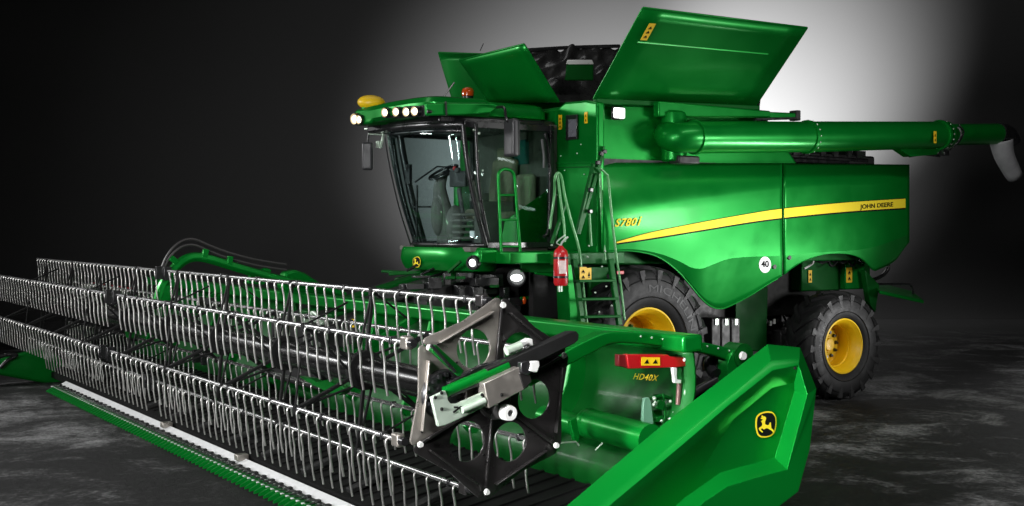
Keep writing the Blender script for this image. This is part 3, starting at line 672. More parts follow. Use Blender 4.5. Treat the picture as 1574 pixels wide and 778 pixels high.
# platform, rails and steps
pf = MB().bb(-1.75, -.58, -1.62, -.99, 1.99, 2.13).build('platform', GREEN, C, .015)
MB().beam(Q(752, 384, y=-1.3), Q(752, 403, y=-1.3), .05, .25, (1, 0, 0)).build('platform_end', GREEN, C, .01)
MB().beam(Q(600, 421, x=-1.7) , Q(650, 418, x=-1.7), .06, .05).build('platform_arm', DKGREEN, C, .01)
b = MB(); b.beam(Q(587, 417, y=1.6), Q(642, 419, y=1.3), .12, .035); b.tube([Q(607, 430, y=1.4), Q(645, 418, y=1.1)], .02, 6); b.build('far_step', DKGREEN, C, .008)
def rail(name, pts, r=.02, m=GREEN, k=5): return MB().tube(pts, r, 8, k).build(name, m, C)
y = -1.35
o = rail('handrail', [Q(771, 402, y=y), Q(768, 330, y=y), Q(766, 275, y=y), Q(769, 263, y=y), Q(778, 260, y=y), Q(787, 264, y=y), Q(791, 276, y=y), Q(795, 330, y=y), Q(801, 402, y=y)])
b = MB()
for py, a, c_ in ((300, 768, 793), (338, 769, 796), (379, 770, 800)): b.tube([Q(a, py, y=y), Q(c_, py, y=y)], .016, 8)
b.build('cross_rung', GREEN, o)
LRAIL = mat('light_green_rail', (.10, .34, .12), .3, 0, .5, .1)
y = -1.9
rail('handrail', [Q(845, 352, y=-1.7), Q(852, 300, y=-1.75), Q(853, 275, y=y), Q(857, 266, y=y), Q(863, 272, y=y), Q(868, 300, y=y), Q(878, 340, y=y), Q(889, 378, y=y), Q(893, 410, y=y), Q(902, 496, y=-2.0)], .017, LRAIL)
rail('handrail', [Q(857, 268, y=y), Q(862, 310, y=y), Q(867, 345, y=y), Q(868, 372, y=y)], .016, LRAIL)
rail('handrail', [Q(922, 258, y=y), Q(930, 266, y=y), Q(935, 276, y=y), Q(940, 330, y=y), Q(948, 400, y=y), Q(954, 440, y=-1.95), Q(960, 492, y=-2.0)], .017, LRAIL)
rail('handrail', [Q(922, 262, y=-1.8), Q(924, 310, y=-1.8), Q(926, 350, y=-1.8), Q(930, 400, y=-1.8)], .018, LRAIL)
rail('handrail', [Q(906, 322, y=-1.8), Q(907, 350, y=-1.8), Q(909, 378, y=-1.8)], .016, LRAIL)
b = MB()
for a, c_, w_ in (((925, 238), (888, 360), .05), ((912, 252), (886, 360), .035), ((870, 310), (848, 375), .03), ((927, 225), (919, 262), .03)):
    b.beam(Q(*a, y=-1.78), Q(*c_, y=-1.78), w_, .05, (0, 1, 0))
b.box(Q(915, 262, y=-1.8), (.12, .08, .08)); b.build('ladder_strut', DKGREEN, C, .006)
b = MB()
for px, py in ((924, 236), (929, 233), (919, 250), (908, 292), (907, 325)): b.box(Q(px, py, y=-1.84), (.05, .05, .05))
b.build('ladder_clamp', BLACK, C, .008)
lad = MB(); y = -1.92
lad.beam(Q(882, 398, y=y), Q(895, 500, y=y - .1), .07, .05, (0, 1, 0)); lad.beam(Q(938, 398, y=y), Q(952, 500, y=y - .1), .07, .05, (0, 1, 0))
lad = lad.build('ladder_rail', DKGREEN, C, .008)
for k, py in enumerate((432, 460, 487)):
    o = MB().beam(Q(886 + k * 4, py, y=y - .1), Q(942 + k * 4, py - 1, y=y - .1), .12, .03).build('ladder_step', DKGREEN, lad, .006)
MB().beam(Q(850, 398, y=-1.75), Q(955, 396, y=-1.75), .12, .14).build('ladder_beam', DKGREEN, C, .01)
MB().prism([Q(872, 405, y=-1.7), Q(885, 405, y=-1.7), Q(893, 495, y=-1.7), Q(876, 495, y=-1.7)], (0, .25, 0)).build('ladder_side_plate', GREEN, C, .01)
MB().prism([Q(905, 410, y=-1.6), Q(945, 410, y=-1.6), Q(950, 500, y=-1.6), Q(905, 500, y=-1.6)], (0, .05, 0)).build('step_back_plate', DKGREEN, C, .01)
sticker(Q(896, 421, y=-2.03), (.05, 0, 0), (0, 0, .08), (0, -1, 0), C, 2); sticker(Q(905, 421, y=-2.03), (.035, 0, 0), (0, 0, .07), (0, -1, 0), C, 1)
b = MB()
for px, py in ((903, 395), (925, 410), (932, 440), (915, 450), (940, 470), (921, 480), (905, 378), (889, 376), (862, 377), (848, 377), (930, 386)): b.ball(Q(px, py, y=-2.0 if py > 400 else -1.85), .013, 8, 4)
b.build('ladder_bolts', GALV, C)
MB().box(Q(953, 419, y=-1.92), (.11, .02, .04)).build('side_reflector', RED, C, .004)
# feeder house and dark machinery under the cab
fh = MB(); fh.hexa([(-3.75, -.72, .55), (-3.75, .72, .55), (-1.0, .72, 1.25), (-1.0, -.72, 1.25), (-3.75, -.72, 1.3), (-3.75, .72, 1.3), (-1.0, .72, 2.0), (-1.0, -.72, 2.0)])
fh = fh.build('feeder_house', MATT, C, .03)
b = MB(); b.beam((-3.6, -.75, .95), (-1.2, -.75, 1.55), .08, .12); b.beam((-3.5, -.4, 1.38), (-1.6, -.4, 1.86), .25, .05); b.beam((-3.5, .3, 1.38), (-1.6, .3, 1.86), .25, .05); b.box((-2.6, -.78, 1.4), (.5, .1, .25)); b.build('feeder_rib', DKGREEN, fh, .01)
b = MB(); random.seed(3)
for _ in range(34): b.box((random.uniform(-3.0, -1.0), random.uniform(-.95, -.75), random.uniform(1.2, 1.85)), (random.uniform(.04, .35), random.uniform(.05, .15), random.uniform(.03, .15)))
for _ in range(12):
    q = V((random.uniform(-2.3, -1.5), random.uniform(-.9, .4), random.uniform(1.5, 1.9))); b.tube([q, q + V((.3, 0, .1)), q + V((.6, .05, -.05))], .02, 6, 4)
b.build('feeder_drive', BLACK, C, .006)
b = MB()
for px, py in ((692, 427), (708, 427), (806, 458), (760, 440)): b.box(Q(px, py, y=-.98), (.12, .03, .035))
b.build('drive_fittings', DKGREEN, C, .004)
MB().ball(Q(806, 462, y=-1.0), (.03, .02, .05), 8, 6).build('marker_lens', ORANGE, C)
p = Q(794, 427, y=-1.35); o = MB().lathe([(0, -.12), (.09, -.1), (.115, .0), (.1, .01)], p, (-.8, -1, -.05), 24).build('work_light', BLACK, C)
MB().ball(p + V((-.012, -.015, 0)), (.075, .06, .043), 20, 10).build('light_lens', LAMPC, o)
MB().beam(Q(800, 408, y=-1.3), Q(874, 410, y=-1.5), .06, .16).build('platform_bracket', DKGREEN, C, .01)
MB().beam(Q(822, 414, y=-1.35), Q(850, 418, y=-1.4), .05, .12).build('platform_bracket', GREEN, C, .01)

# ---- fire extinguisher hanging beside the ladder ---------------------------------------
fp = Q(862, 439, y=-2.08)
FE = thing('fire_extinguisher', 'red fire extinguisher with black straps hanging beside the entry ladder', 'fire extinguisher', tuple(fp))
hh = .44
MB().lathe([(0, 0), (.07, .0), (.083, .03), (.085, .35), (.075, .40), (.035, .44), (.02, .46), (0, .46)], fp, (0, 0, 1), 32).build('cylinder', RED, FE, angle=50)
b = MB()
for z in (.1, .32): b.lathe([(.084, z - .012), (.09, z - .012), (.09, z + .012), (.084, z + .012)], fp, (0, 0, 1), 32)
b.build('strap', BLACK, FE)
b = MB(); b.tube([fp + V((0, 0, .45)), fp + V((.02, 0, .5)), fp + V((.1, 0, .56))], .012, 6, 3); b.tube([fp + V((0, 0, .46)), fp + V((-.06, 0, .5)), fp + V((.06, 0, .58))], .008, 6, 3); b.build('handle', GALV, FE)
b = MB(); b.tube([fp + V((-.01, 0, .01)), fp + V((-.01, 0, -.07))], .028, 10); b.build('nozzle', GALV, FE)
def lab(u, v):
    th = -PI / 2 - .75 + 1.0 * u - .1; return fp + V((math.cos(th) * .0875, math.sin(th) * .0875, .14 + .15 * v))
MB().grid([[lab(i / 8, j / 3) for j in range(4)] for i in range(9)]).build('instruction_label', mat('label_print', (.75, .6, .58), .5, var=.3, scale=40), FE)

# ================================================================== HEADER
H = thing('draper_header', 'very wide green crop header with a reel of steel tines in front of the combine', 'harvester header', (-5.0, 0, 0))
TUBEM = mat('black_tube_paint', (.006, .006, .006), .24, 0, 0, .1, 2, rvar=.04)
SPIDM = mat('spider_black', (.008, .008, .008), .6, 0, 0, .2, 4, spec=.25)
XR, ZR, RR_ = -5.11, 1.264, .645
YN, YF = -6.49, 7.6
ANG = [6, -54, -114, -174, 126, 66]
def rp_(a, r=RR_): a = math.radians(a); return XR + r * math.sin(a), ZR + r * math.cos(a)
MB().tube([(XR, YN + .05, ZR), (XR, YF, ZR)], .115, 28).build('reel_tube', TUBEM, H, angle=40)
BATM = mat('bat_tube_steel', (.45, .45, .45), .25, .85, 0, .1, 2, rvar=.03)
bats = []
for k, a in enumerate(ANG):
    x, z = rp_(a)
    pair = [MB().tube([(x, y0, z), (x, y1, z)], .0185, 10).build('reel_bat', BATM, H) for y0, y1 in ((-6.2, .72), (.98, YF - .1))]
    o = pair[0]; bats.append(pair)
    # clamps along the bat
    cb = MB(); yy = -6.05
    while yy < YF - .2: cb.box((x, yy, z), (.05, .03, .055)); yy += .98
    for yc in (.7, 1.0): cb.box((x, yc, z - .03), (.09, .06, .16))
    cb.build('bat_clamp', BLACK, o, .006)
# tines
def tine_mb(x, y, z):
    return MB().tube([V((x - .012, y, z - .0)), V((x - .030, y, z - .022)), V((x - .026, y, z - .07)), V((x - .012, y, z - .15)), V((x - .008, y, z - .27)), V((x + .012, y, z - .39))], .0092, 8, 3)
TM = tine_mb(0, 0, 0)
t_me = None; tines = []
for k, a in enumerate(ANG):
    x, z = rp_(a); y = -6.14; i = 0
    while y < YF - .15:
        if not (.66 < y < 1.04):
            q = V((x, y, z - .15)) - CAM; d = q.x * ss + q.y * cc; px = CX + (q.x * cc - q.y * ss) / d * FPX
            tines.append((d + (0 if -5 < px < 900 else 50) + (2.5 if k in (4, 5) else 0) + (1 if k == 3 else 0), k, x, y, z))
        y += .185; i += 1
tines.sort()
rest = MB()
for n_, (d, k, x, y, z) in enumerate(tines):
    if n_ < 100:
        if t_me is None:
            o = TM.build('tine', STEEL, None, angle=80); t_me = o
        else:
            o = t_me.copy(); COL.objects.link(o)
        o.location = (x, y, z); attach(o, bats[k][0 if y < .8 else 1])
    else:
        m2 = tine_mb(x, y, z); rest.add(m2.v, m2.f)
r_ = rest.build('reel_tines', STEEL, H, recalc=False, angle=80); r_['kind'] = 'stuff'
# reel spiders: black arms from the tube to every bat
for j in range(8):
    y = -4.59 + 1.62 * j
    mb = MB(); mb.lathe([(.11, -.03), (.16, -.03), (.16, .03), (.11, .03)], (XR, y, ZR), (0, 1, 0), 24)
    for a in ANG:
        x, z = rp_(a); x2, z2 = rp_(a + 22, .3)
        mb.beam((XR, y, ZR), (x, y, z), .03, .03, (0, 1, 0)); mb.beam((rp_(a - 30, .15)[0], y, rp_(a - 30, .15)[1]), (x, y, z), .02, .02, (0, 1, 0))
        mb.box((x, y, z - .01), (.06, .04, .07))
        x3, z3 = rp_(a + 60); mb.beam((x, y + .03, z), (x * .35 + x3 * .65 + 0, y + .03, z * .35 + z3 * .65), .016, .02, (0, 1, 0)) if j % 2 == 0 else None
    mb.build('reel_spider', SPIDM, H, .006)
# cranks carrying the near bat ends
for k, a in enumerate(ANG):
    x, z = rp_(a); mb = MB()
    mb.beam((x, -6.2, z), (x, -6.3, z), .06, .09); mb.build('bat_bearing', DPLATE if k not in (1, 2) else PLATE, bats[k][0], .015, seg=3)
    q = MB().lathe([(0, -.05), (.028, -.05), (.03, .0)], (x, -6.3, z), (0, 1, 0), 12); q.build('bearing_bore', BLACK, bats[k][0])

# hexagonal end plate made of six pierced sectors
def ep(a, b_, h): return V((XR + a, YN - h, ZR + b_))
for k in range(6):
    a0, a1 = math.radians(ANG[0] + 60 * k), math.radians(ANG[0] + 60 * (k + 1)); am = (a0 + a1) / 2
    pt = lambda a, r: (math.sin(a) * r, math.cos(a) * r)
    e_ = .012
    outer = [pt(am - .5, .13), pt(am, .11), pt(am + .5, .13), pt(a1 - .02, RR_ * .80), pt(a1 - .015, RR_ * 1.03), pt(a1 - .06, RR_ * 1.04), pt(am, RR_ * .885), pt(a0 + .06, RR_ * 1.04), pt(a0 + .015, RR_ * 1.03), pt(a0 + .02, RR_ * .80)]
    hc = pt(am, .37); hr = .135
    sheen_painted = k in (4, 5)  # upper-left sectors: reflected light put into a paler plate colour
    tilt = .03
    def fk(a, b_, h, am=am): return ep(a, b_, h)
    hole = rnd_poly([(hc[0] + .215 * math.sin(am + t), hc[1] + .215 * math.cos(am + t)) for t in (0.62, -.62, -PI + .0)], .13, 8)
    o = plate('end_plate_sector', rnd_poly(outer, .02, 2), [circ(hc[0], hc[1], hr, 28) if k in (0, 5) else circ(pt(am, .34)[0], pt(am, .34)[1], .138, 28)], fk, .014, PLATE if sheen_painted else DPLATE, H, .003)
    # folded stiffening edge and slot
    p0, p1 = pt(a0 + .12, RR_ * .93), pt(a1 - .12, RR_ * .93)
    MB().beam(ep(p0[0] * .97, p0[1] * .97, .03), ep(p1[0] * .97, p1[1] * .97, .03), .012, .035, (0, 1, 0)).build('folded_edge', PLATE if sheen_painted else DPLATE, o, .004)
    bo = MB(); bo.lathe([(0, .02), (.016, .02), (.022, .005), (.022, 0)], ep(*pt(a0, RR_ * .97), 0) + V((0, -.03, 0)), (0, -1, 0), 16)
    bo.build('corner_bolt', BRIGHT, o)
    sp_ = MB().beam(ep(*pt(a0, .14), .012), ep(*pt(a0, RR_ * .93), .012), .02, .035, (0, 1, 0)).build('sector_rib', DPLATE, o, .004)
    bb_ = MB()
    for t in (.2, .5, .8):
        qx, qy = pt(a0 + .1, RR_ * t + .06); bb_.ball(ep(qx, qy, .012), .008, 8, 4)
    bb_.build('plate_bolts', INK, o)
hubm = MB(); hubm.lathe([(0, .06), (.10, .06), (.13, .03), (.15, -.05)], (XR, YN, ZR), (0, -1, 0), 32); hubm.lathe([(.07, .08), (.08, .1), (.04, .11), (0, .11)], (XR, YN, ZR), (0, -1, 0), 24)
hubm.build('reel_hub', DPLATE, H)
cm = MB(); c0 = Q(682, 606, y=YN - .02)
cm.lathe([(0, .02), (.15, .02), (.165, 0), (.165, -.02)], c0, (0, -1, 0), 36)
for i in range(16):
    a = 2 * PI * i / 16; cm.box(c0 + V((math.sin(a) * .13, -.03, math.cos(a) * .13)), (.025, .03, .025))
cm.lathe([(.05, .05), (.055, .07), (.02, .075), (0, .075)], c0, (0, -1, 0), 20); cm.build('cam_disc', BLACK, H)
YM = YN - .13
def flat(name, pts, y, th, m, parent=H, bevel=.006):
    return MB().prism([Q(a, b_, y=y) for a, b_ in pts], (0, th, 0)).build(name, m, parent, bevel)
ma = flat('reel_arm_bracket', [(748, 567), (785, 552), (800, 545), (878, 510), (886, 509), (890, 514), (889, 523), (884, 528), (829, 555), (806, 562), (790, 570), (752, 584)], YM - .03, .08, SPIDM)
flat('reel_arm_bracket', [(690, 588), (740, 562), (790, 548), (800, 553), (745, 580), (695, 600)], YM + .03, .05, BLACK)
MB().tube([Q(684, 603, y=YM), Q(779, 561, y=YM)], .038, 16).build('lift_cylinder', GREEN, H)
MB().tube([Q(690, 607, y=YM - .01), Q(757, 580, y=YM - .01)], .02, 8).build('cylinder_hose', BLACK, H)
gb = flat('mounting_bracket', [(663, 611), (685, 600), (688, 608), (689, 616), (694, 621), (703, 621), (743, 603), (748, 624), (716, 640), (685, 654), (674, 656)], YM - .05, .03, GALV)
MB().tube([Q(710, 631, y=YM - .07), Q(745, 616, y=YM - .07)], .022, 12).build('bracket_tube', GALV, gb)
b = MB()
for px, py in ((669, 611), (679, 604), (679, 629), (741, 607), (744, 611)): b.ball(Q(px, py, y=YM - .055), .012, 8, 5)
b.beam(Q(697, 634, y=YM - .06), Q(709, 625, y=YM - .06), .01, .01); b.beam(Q(698, 626, y=YM - .06), Q(704, 626, y=YM - .06), .01, .01)
b.build('bracket_marks', INK, gb)
sb = flat('slide_box', [(744, 589), (798, 564), (806, 572), (814, 590), (812, 596), (752, 628)], YM - .09, .1, PLATE)
MB().ball(Q(771, 607, y=YM - .092), .012, 8, 5).build('box_bolt', INK, sb)
flat('slide_cap', [(798, 574), (814, 570), (818, 587), (806, 599)], YM - .1, .05, DPLATE)
flat('sensor_box', [(801, 557), (814, 555), (820, 570), (812, 577), (802, 573)], YM - .12, .05, BLACK)
flat('sensor_cover', [(816, 556), (829, 555), (830, 562), (826, 573), (814, 570), (816, 564)], YM - .13, .05, BRIGHT)
MB().lathe([(.022, .02), (.024, .05), (.048, .05), (.054, .02), (.05, -.12)], Q(779, 634, y=YM - .02), (0, -1, 0), 32).build('pivot_ring', BRIGHT, H)
MB().lathe([(0, .03), (.024, .03), (.024, .0)], Q(779, 634, y=YM - .02), (0, -1, 0), 20).build('pivot_pin', BLACK, H)
flat('pivot_link', [(760, 612), (770, 628), (770, 645), (760, 646), (745, 632), (740, 625)], YM + .0, .06, DPLATE)
MB().beam(Q(664, 534, y=YM), Q(708, 574, y=YM), .05, .05, (0, 1, 0)).build('tension_rod', DKGREEN, H, .008)
MB().beam(Q(662, 530, y=YM - .03), Q(700, 572, y=YM - .03), .02, .02, (0, 1, 0)).build('tension_rod', BLACK, H, .004)
MB().tube([Q(778, 540, y=YM), Q(800, 531, y=YM)], .03, 12).build('small_cylinder', GALV, H)
flat('cylinder_clevis', [(797, 529), (813, 520), (819, 521), (820, 532), (816, 532), (813, 528), (800, 536)], YM, .05, BRIGHT)
# near reel arm: arched green beam from the back frame to the reel
YA = -6.36
up = smooth_tab([(1142, 541), (1100, 530), (1060, 523), (1010, 515), (970, 511), (934, 511), (905, 522), (870, 540), (815, 572)][::-1], 5)
lo = smooth_tab([(1148, 566), (1100, 548), (1060, 540), (1010, 532), (970, 528), (940, 529), (915, 541), (880, 559), (818, 594)][::-1], 5)
n = 40; poly = [Q(a, b_, y=YA) for a, b_ in up] + [Q(a, b_, y=YA) for a, b_ in lo[::-1]]
mb = MB(); U = [Q(a, b_, y=YA) for a, b_ in up]; L_ = [Q(a, b_, y=YA) for a, b_ in lo]; off = V((0, .13, 0)); G = [U, L_, [p + off for p in L_], [p + off for p in U], U]
mb.grid(G).build('reel_arm', GREEN, H, .012)
MB().lathe([(0, .03), (.035, .03), (.05, .02), (.1, .02), (.1, -.14)], Q(1141, 547, y=YA - .02), (0, -1, 0), 24).build('arm_pivot', DKGREEN, H)
MB().lathe([(0, .02), (.03, .02), (.035, 0)], Q(1141, 547, y=YA - .06), (0, -1, 0), 16).build('pivot_bolt', BRIGHT, H)
flat('pivot_lug', [(1118, 560), (1126, 540), (1140, 534), (1150, 540), (1150, 552), (1138, 570), (1120, 590)], YA - .03, .12, GREEN)
b = MB()
for k in range(9):
    px = 985 + k * 17; b.ball(Q(px, interp([(985, 517), (1060, 527), (1130, 541)], px), y=YA - .005), .009, 8, 4)
b.build('rivets', GALV, H)
# red safety lock with warning label
rl = flat('safety_lock', [(964, 545), (1026, 545), (1032, 548.5), (1056, 549), (1058, 563), (1038, 565), (967, 567)], YA - .10, .06, RED)
flat('lock_end', [(951, 545), (963, 546), (965, 566), (951, 563)], YA - .08, .05, mat('dark_red_paint', (.16, .008, .01), .45), rl)
lb = flat('lock_label', [(986, 549), (1014.5, 549.5), (1014.5, 562), (986, 562)], YA - .104, .003, STICK, rl, 0)
b = MB()
for x0 in (990, 1003): b.add([Q(x0, 559, y=YA - .107), Q(x0 + 8, 559, y=YA - .107), Q(x0 + 5, 552, y=YA - .107)], [(0, 1, 2)])
b.build('pictogram', INK, lb, recalc=False)
MB().ball(Q(1052, 553, y=YA - .1), .016, 10, 6).build('lock_pin', BRIGHT, rl)
flat('lock_clip', [(1034, 565), (1041, 565), (1041, 583), (1048, 584), (1047, 590), (1037, 589)], YA - .1, .03, BRIGHT, rl)
MB().tube([Q(1044, 588, y=YA - .05), Q(1042, 622, y=YA - .05)], .02, 10).build('adjuster_rod', mat('brown_rod', (.16, .09, .08), .4, .4), H)
# back frame, back sheet, top beam
XBK = -3.38
bs = MB(); prof = [(-3.36, 1.50), (-3.34, 1.2), (-3.42, .95), (-3.62, .72), (-3.74, .5), (-3.72, .36)]
pf_ = [(p.x, p.y) for p in catmull([V((a, b_, 0)) for a, b_ in prof], 4)]
for y0, y1 in ((-6.55, -.85), (.85, 6.6)):
    bs.grid([[V((x, y0 + (y1 - y0) * i / 20, z)) for x, z in pf_] for i in range(21)])
bsh = bs.build('back_sheet', DKGREEN, H, solid=.02, off=0)
MB().beam((XBK - .02, -6.6, 1.545), (XBK - .02, 6.7, 1.545), .2, .13).build('top_beam', GREEN, H, .025, seg=3)
MB().tube([(-3.5, -6.5, .42), (-3.5, 6.6, .42)], .1, 12).build('lower_tube', DKGREEN, H)
for k in range(10):
    y = -5.2 + k * 1.22
    if abs(y) < .7: continue
    MB().prism([(-3.45, y, 1.5), (-3.55, y, 1.1), (-3.8, y, .6), (-3.66, y, .45), (-3.3, y, .5), (-3.3, y, 1.5)], (0, .05, 0)).build('frame_rib', GREEN, H, .01)
text_obj('header_lettering', 'HD40X', lambda u, v: Q(973 + 38 * u + 2 * v, 583 + 3.2 * u - 9.5 * v, x=-3.47), DECALY, bsh, .012, .2, space=1.12)
tb = MB().tube([Q(903, 650, x=-3.75), Q(1000, 676, x=-3.75)], .115, 24).build('gauge_tube', GREEN, H, angle=40)
MB().ball(Q(906, 651, x=-3.75), .12, 20, 10).build('tube_end', GREEN, tb)
MB().tube([Q(836, 640, x=-3.8), Q(893, 656, x=-3.8)], .09, 16).build('cross_tube', GREEN, H)
flat('tube_bracket', [(876, 646), (886, 642), (892, 672), (889, 681), (884, 680)], -6.0, .04, GREEN)
MB().tube([Q(862, 681, y=-6.0), Q(885, 679, y=-6.0), Q(890, 685, y=-6.0)], .007, 6).build('latch_rod', GALV, H)
MB().tube([Q(915, 692, y=-6.1), Q(926, 681, y=-6.1)], .006, 6).build('latch_rod', GALV, H)
flat('guard_plate', [(989, 625), (991, 612), (998, 611), (1001, 618), (1005, 650), (1003, 664), (993, 671), (988, 660)], -6.35, .03, mat('pale_green_plate', (.16, .36, .24), .4, 0, .3))
random.seed(11); b = MB()
for _ in range(22):
    p = Q(random.uniform(1004, 1052), random.uniform(612, 655), y=random.uniform(-6.35, -6.1)); b.box(p, (random.uniform(.03, .12), .05, random.uniform(.03, .12)), Matrix.Rotation(random.uniform(-.5, .5), 3, 'Y'))
b.tube([Q(1000, 613, y=-6.3), Q(1020, 609, y=-6.3), Q(1045, 622, y=-6.3)], .018, 6, 4)
b.tube([Q(1019, 605, y=-6.35), Q(1022, 640, y=-6.35), Q(1014, 660, y=-6.35)], .012, 6, 4)
b.build('drive_linkage', DKGREEN, H, .006)
b = MB()
for _ in range(9):
    p = Q(random.uniform(1004, 1050), random.uniform(612, 650), y=-6.37); b.ball(p, random.uniform(.01, .018), 8, 5)
b.build('linkage_bolts', GALV, H)
b = MB(); b.tube([Q(1100, 585, y=-6.3), Q(1065, 605, y=-6.3), Q(1046, 628, y=-6.3)], .035, 8, 5); b.tube([Q(1110, 590, y=-6.25), Q(1060, 615, y=-6.25), Q(1030, 645, y=-6.25)], .03, 8, 5)
b.tube([Q(1100, 575, y=-6.3), Q(1090, 560, y=-6.2), Q(1105, 548, y=-6.2)], .05, 8, 5)
b.build('hydraulic_hose', BLACK, H)
# end sheet on the inner side
MB().prism([(-5.2, -6.6, .12), (-3.3, -6.6, .35), (-2.9, -6.6, .8), (-3.5, -6.6, .7), (-4.3, -6.6, .38), (-5.2, -6.6, .2)], (0, .05, 0)).build('end_sheet', DKGREEN, H, .01)
# draper deck with slats
dk = MB(); dk.prism([(-5.08, -6.5, .16), (-3.66, -6.5, .40), (-3.66, -6.5, .30), (-5.08, -6.5, .08)], (0, 13.0, 0)); 
for k in range(62):
    y = -6.4 + k * .21; dk.beam((-5.0, y, .178), (-3.7, y, .398), .03, .022)
dk.build('draper_belt', BELT, H)
fb = MB()
for k in range(14):
    y = -6.0 + k * .95; fb.beam((-5.02, y, .19), (-4.55, y, .33), .09, .05)
fb.build('deck_skid', MATT, H, .01)
# centre paddles and green pieces seen between the bars
for pts, x in (([(190, 505), (206, 497), (229, 494), (233, 503), (200, 521), (194, 519)], -4.9), ([(476, 590), (500, 584), (522, 592), (531, 598), (520, 608), (500, 602)], -4.9), ([(458, 578), (480, 583), (490, 592), (472, 588)], -4.9)):
    MB().prism([Q(a, b_, x=x) for a, b_ in pts], (.08, 0, 0)).build('guide_paddle', GREEN, H, .008)
# cutterbar, knife, guards
XC = -5.18
cut = MB(); ys = [-6.6, -2.0, .35, 5.2]
for y0, y1 in zip(ys, ys[1:]):
    cut.hexa([(XC - .045, y0, .07), (XC + .05, y0, .09), (XC + .05, y1 - .02, .09), (XC - .045, y1 - .02, .07), (XC - .045, y0, .10), (XC + .05, y0, .15), (XC + .05, y1 - .02, .15), (XC - .045, y1 - .02, .10)])
cut.build('cutterbar', CUTST, H, .006)
for yk in (-2.0, .35): MB().box((XC + .02, yk, .16), (.12, .10, .06)).build('hinge_joint', PLATE, H, .01)
kn = MB(); y = -5.0
while y < 5.1:
    kn.add([(XC - .06, y, .108), (XC - .06, y + .10, .108), (XC - .15, y + .05, .098), (XC - .06, y, .116), (XC - .06, y + .10, .116), (XC - .15, y + .05, .106)], [(0, 1, 2), (3, 5, 4), (0, 2, 5, 3), (1, 4, 5, 2), (0, 3, 4, 1)])
    y += .105
kn.build('knife_sections', BLACK, H, recalc=False)
kh = MB(); y = -6.4
while y < 5.1: kh.box((XC - .07, y, .118), (.035, .05, .02)); y += .2
kh.build('knife_clips', MATT, H)
MB().beam((XC - .165, -6.5, .088), (XC - .165, 5.15, .088), .02, .012).build('knife_bar', CUTST, H)
MB().beam((XC - .02, -6.6, .055), (XC - .02, 5.25, .055), .16, .03).build('skid_plate', DKGREEN, H, .005)
g_me = None; y = -5.2; gi = 0
gm = MB().hexa([(-.03, -.028, -.03), (.06, -.028, -.03), (.06, .028, -.03), (-.03, .028, -.03), (-.03, -.028, .02), (.06, -.028, .02), (.06, .028, .02), (-.03, .028, .02)]).hexa([(-.115, -.008, -.045), (-.03, -.026, -.03), (-.03, .026, -.03), (-.115, .008, -.045), (-.115, -.006, -.025), (-.03, -.024, .016), (-.03, .024, .016), (-.115, .006, -.025)])
while y < 5.1 and gi < 99:
    if g_me is None: o = gm.build('knife_guard', GREEN, None); g_me = o
    else: o = g_me.copy(); COL.objects.link(o)
    o.location = (XC - .16, y, .075); attach(o, H)
    y += .112; gi += 1
# near-end crop divider: big moulded shell with a sunken panel
S = [(800, 842, -6.62), (870, 778, -6.62), (1030, 643, -6.62), (1100, 590, -6.62), (1180, 529, -6.62), (1230, 534, -6.66)]
Rg = [(860, 842, -6.88), (935, 778, -6.88), (1050, 682, -6.88), (1122, 620, -6.88), (1188, 568, -6.88), (1229, 558, -6.89)]
Ud = [(905, 838, -6.83), (962, 784, -6.82), (1056, 708, -6.80), (1128, 644, -6.79), (1187, 596, -6.79), (1221, 588, -6.80)]
Fl = [(950, 846, -6.76), (1000, 812, -6.76), (1052, 766, -6.76), (1107, 727, -6.77), (1150, 715, -6.77), (1191, 704, -6.77)]
Wl = [(985, 856, -6.93), (1030, 816, -6.93), (1082, 772, -6.93), (1118, 748, -6.93), (1160, 735, -6.93), (1210, 722, -6.93)]
El = [(1060, 880, -6.91), (1110, 850, -6.92), (1150, 815, -6.93), (1175, 795, -6.94), (1205, 773, -6.94), (1227, 756, -6.94)]
rows = [S, Rg, Ud, Fl, Wl, El]
G = [[Q(a, b_, y=c_) for a, b_, c_ in r] for r in rows]
tip = V((-6.35, -6.74, .14))
G = [[tip + V((0, (.1 if i == 0 else -.05 if i in (1, 4) else 0), (.1 - .03 * i)))] + r for i, r in enumerate(G)]
lerp_row = lambda a, b, t: [p.lerp(q, t) for p, q in zip(a, b)]
rA, rB = lerp_row(G[1], G[0], .34), lerp_row(G[1], G[2], .75)
rA2, rB2 = lerp_row(rA, G[1], .5), lerp_row(rB, G[1], .5)
rM = lerp_row(G[1], lerp_row(rA, rB, .5), .42); rA2 = lerp_row(rA2, lerp_row(rA, rM, .5), .8); rB2 = lerp_row(rB2, lerp_row(rB, rM, .5), .8)
dv = MB().grid([G[0], rA, rA2, rM, rB2, rB, G[2], G[3], G[4], G[5]])
T = {k: Q(*v[:2], y=v[2]) for k, v in dict(W1=(1241, 606, -6.93), E1=(1255, 597, -6.90), E2=(1245, 690, -6.94), F1=(1221, 602, -6.79)).items()}
S5, R5, U5, F5, W5, E5 = (r[-1] for r in G)
dv.add([S5, rA[-1], rA2[-1], rM[-1], T['W1'], T['E1']], [(0, 1, 2, 3, 4, 5)]); dv.add([rM[-1], rB2[-1], rB[-1], U5, T['F1'], T['W1']], [(0, 1, 2, 3, 4, 5)])
dv.add([T['W1'], T['F1'], F5, W5], [(0, 1, 2, 3)])
dv.add([T['F1'], U5, F5], [(0, 1, 2)])
dv.add([T['E1'], T['W1'], W5, T['E2']], [(0, 1, 2, 3)]); dv.add([T['E2'], W5, E5], [(0, 1, 2)])
div = dv.build('end_divider', GREEN, H, 0, 22)
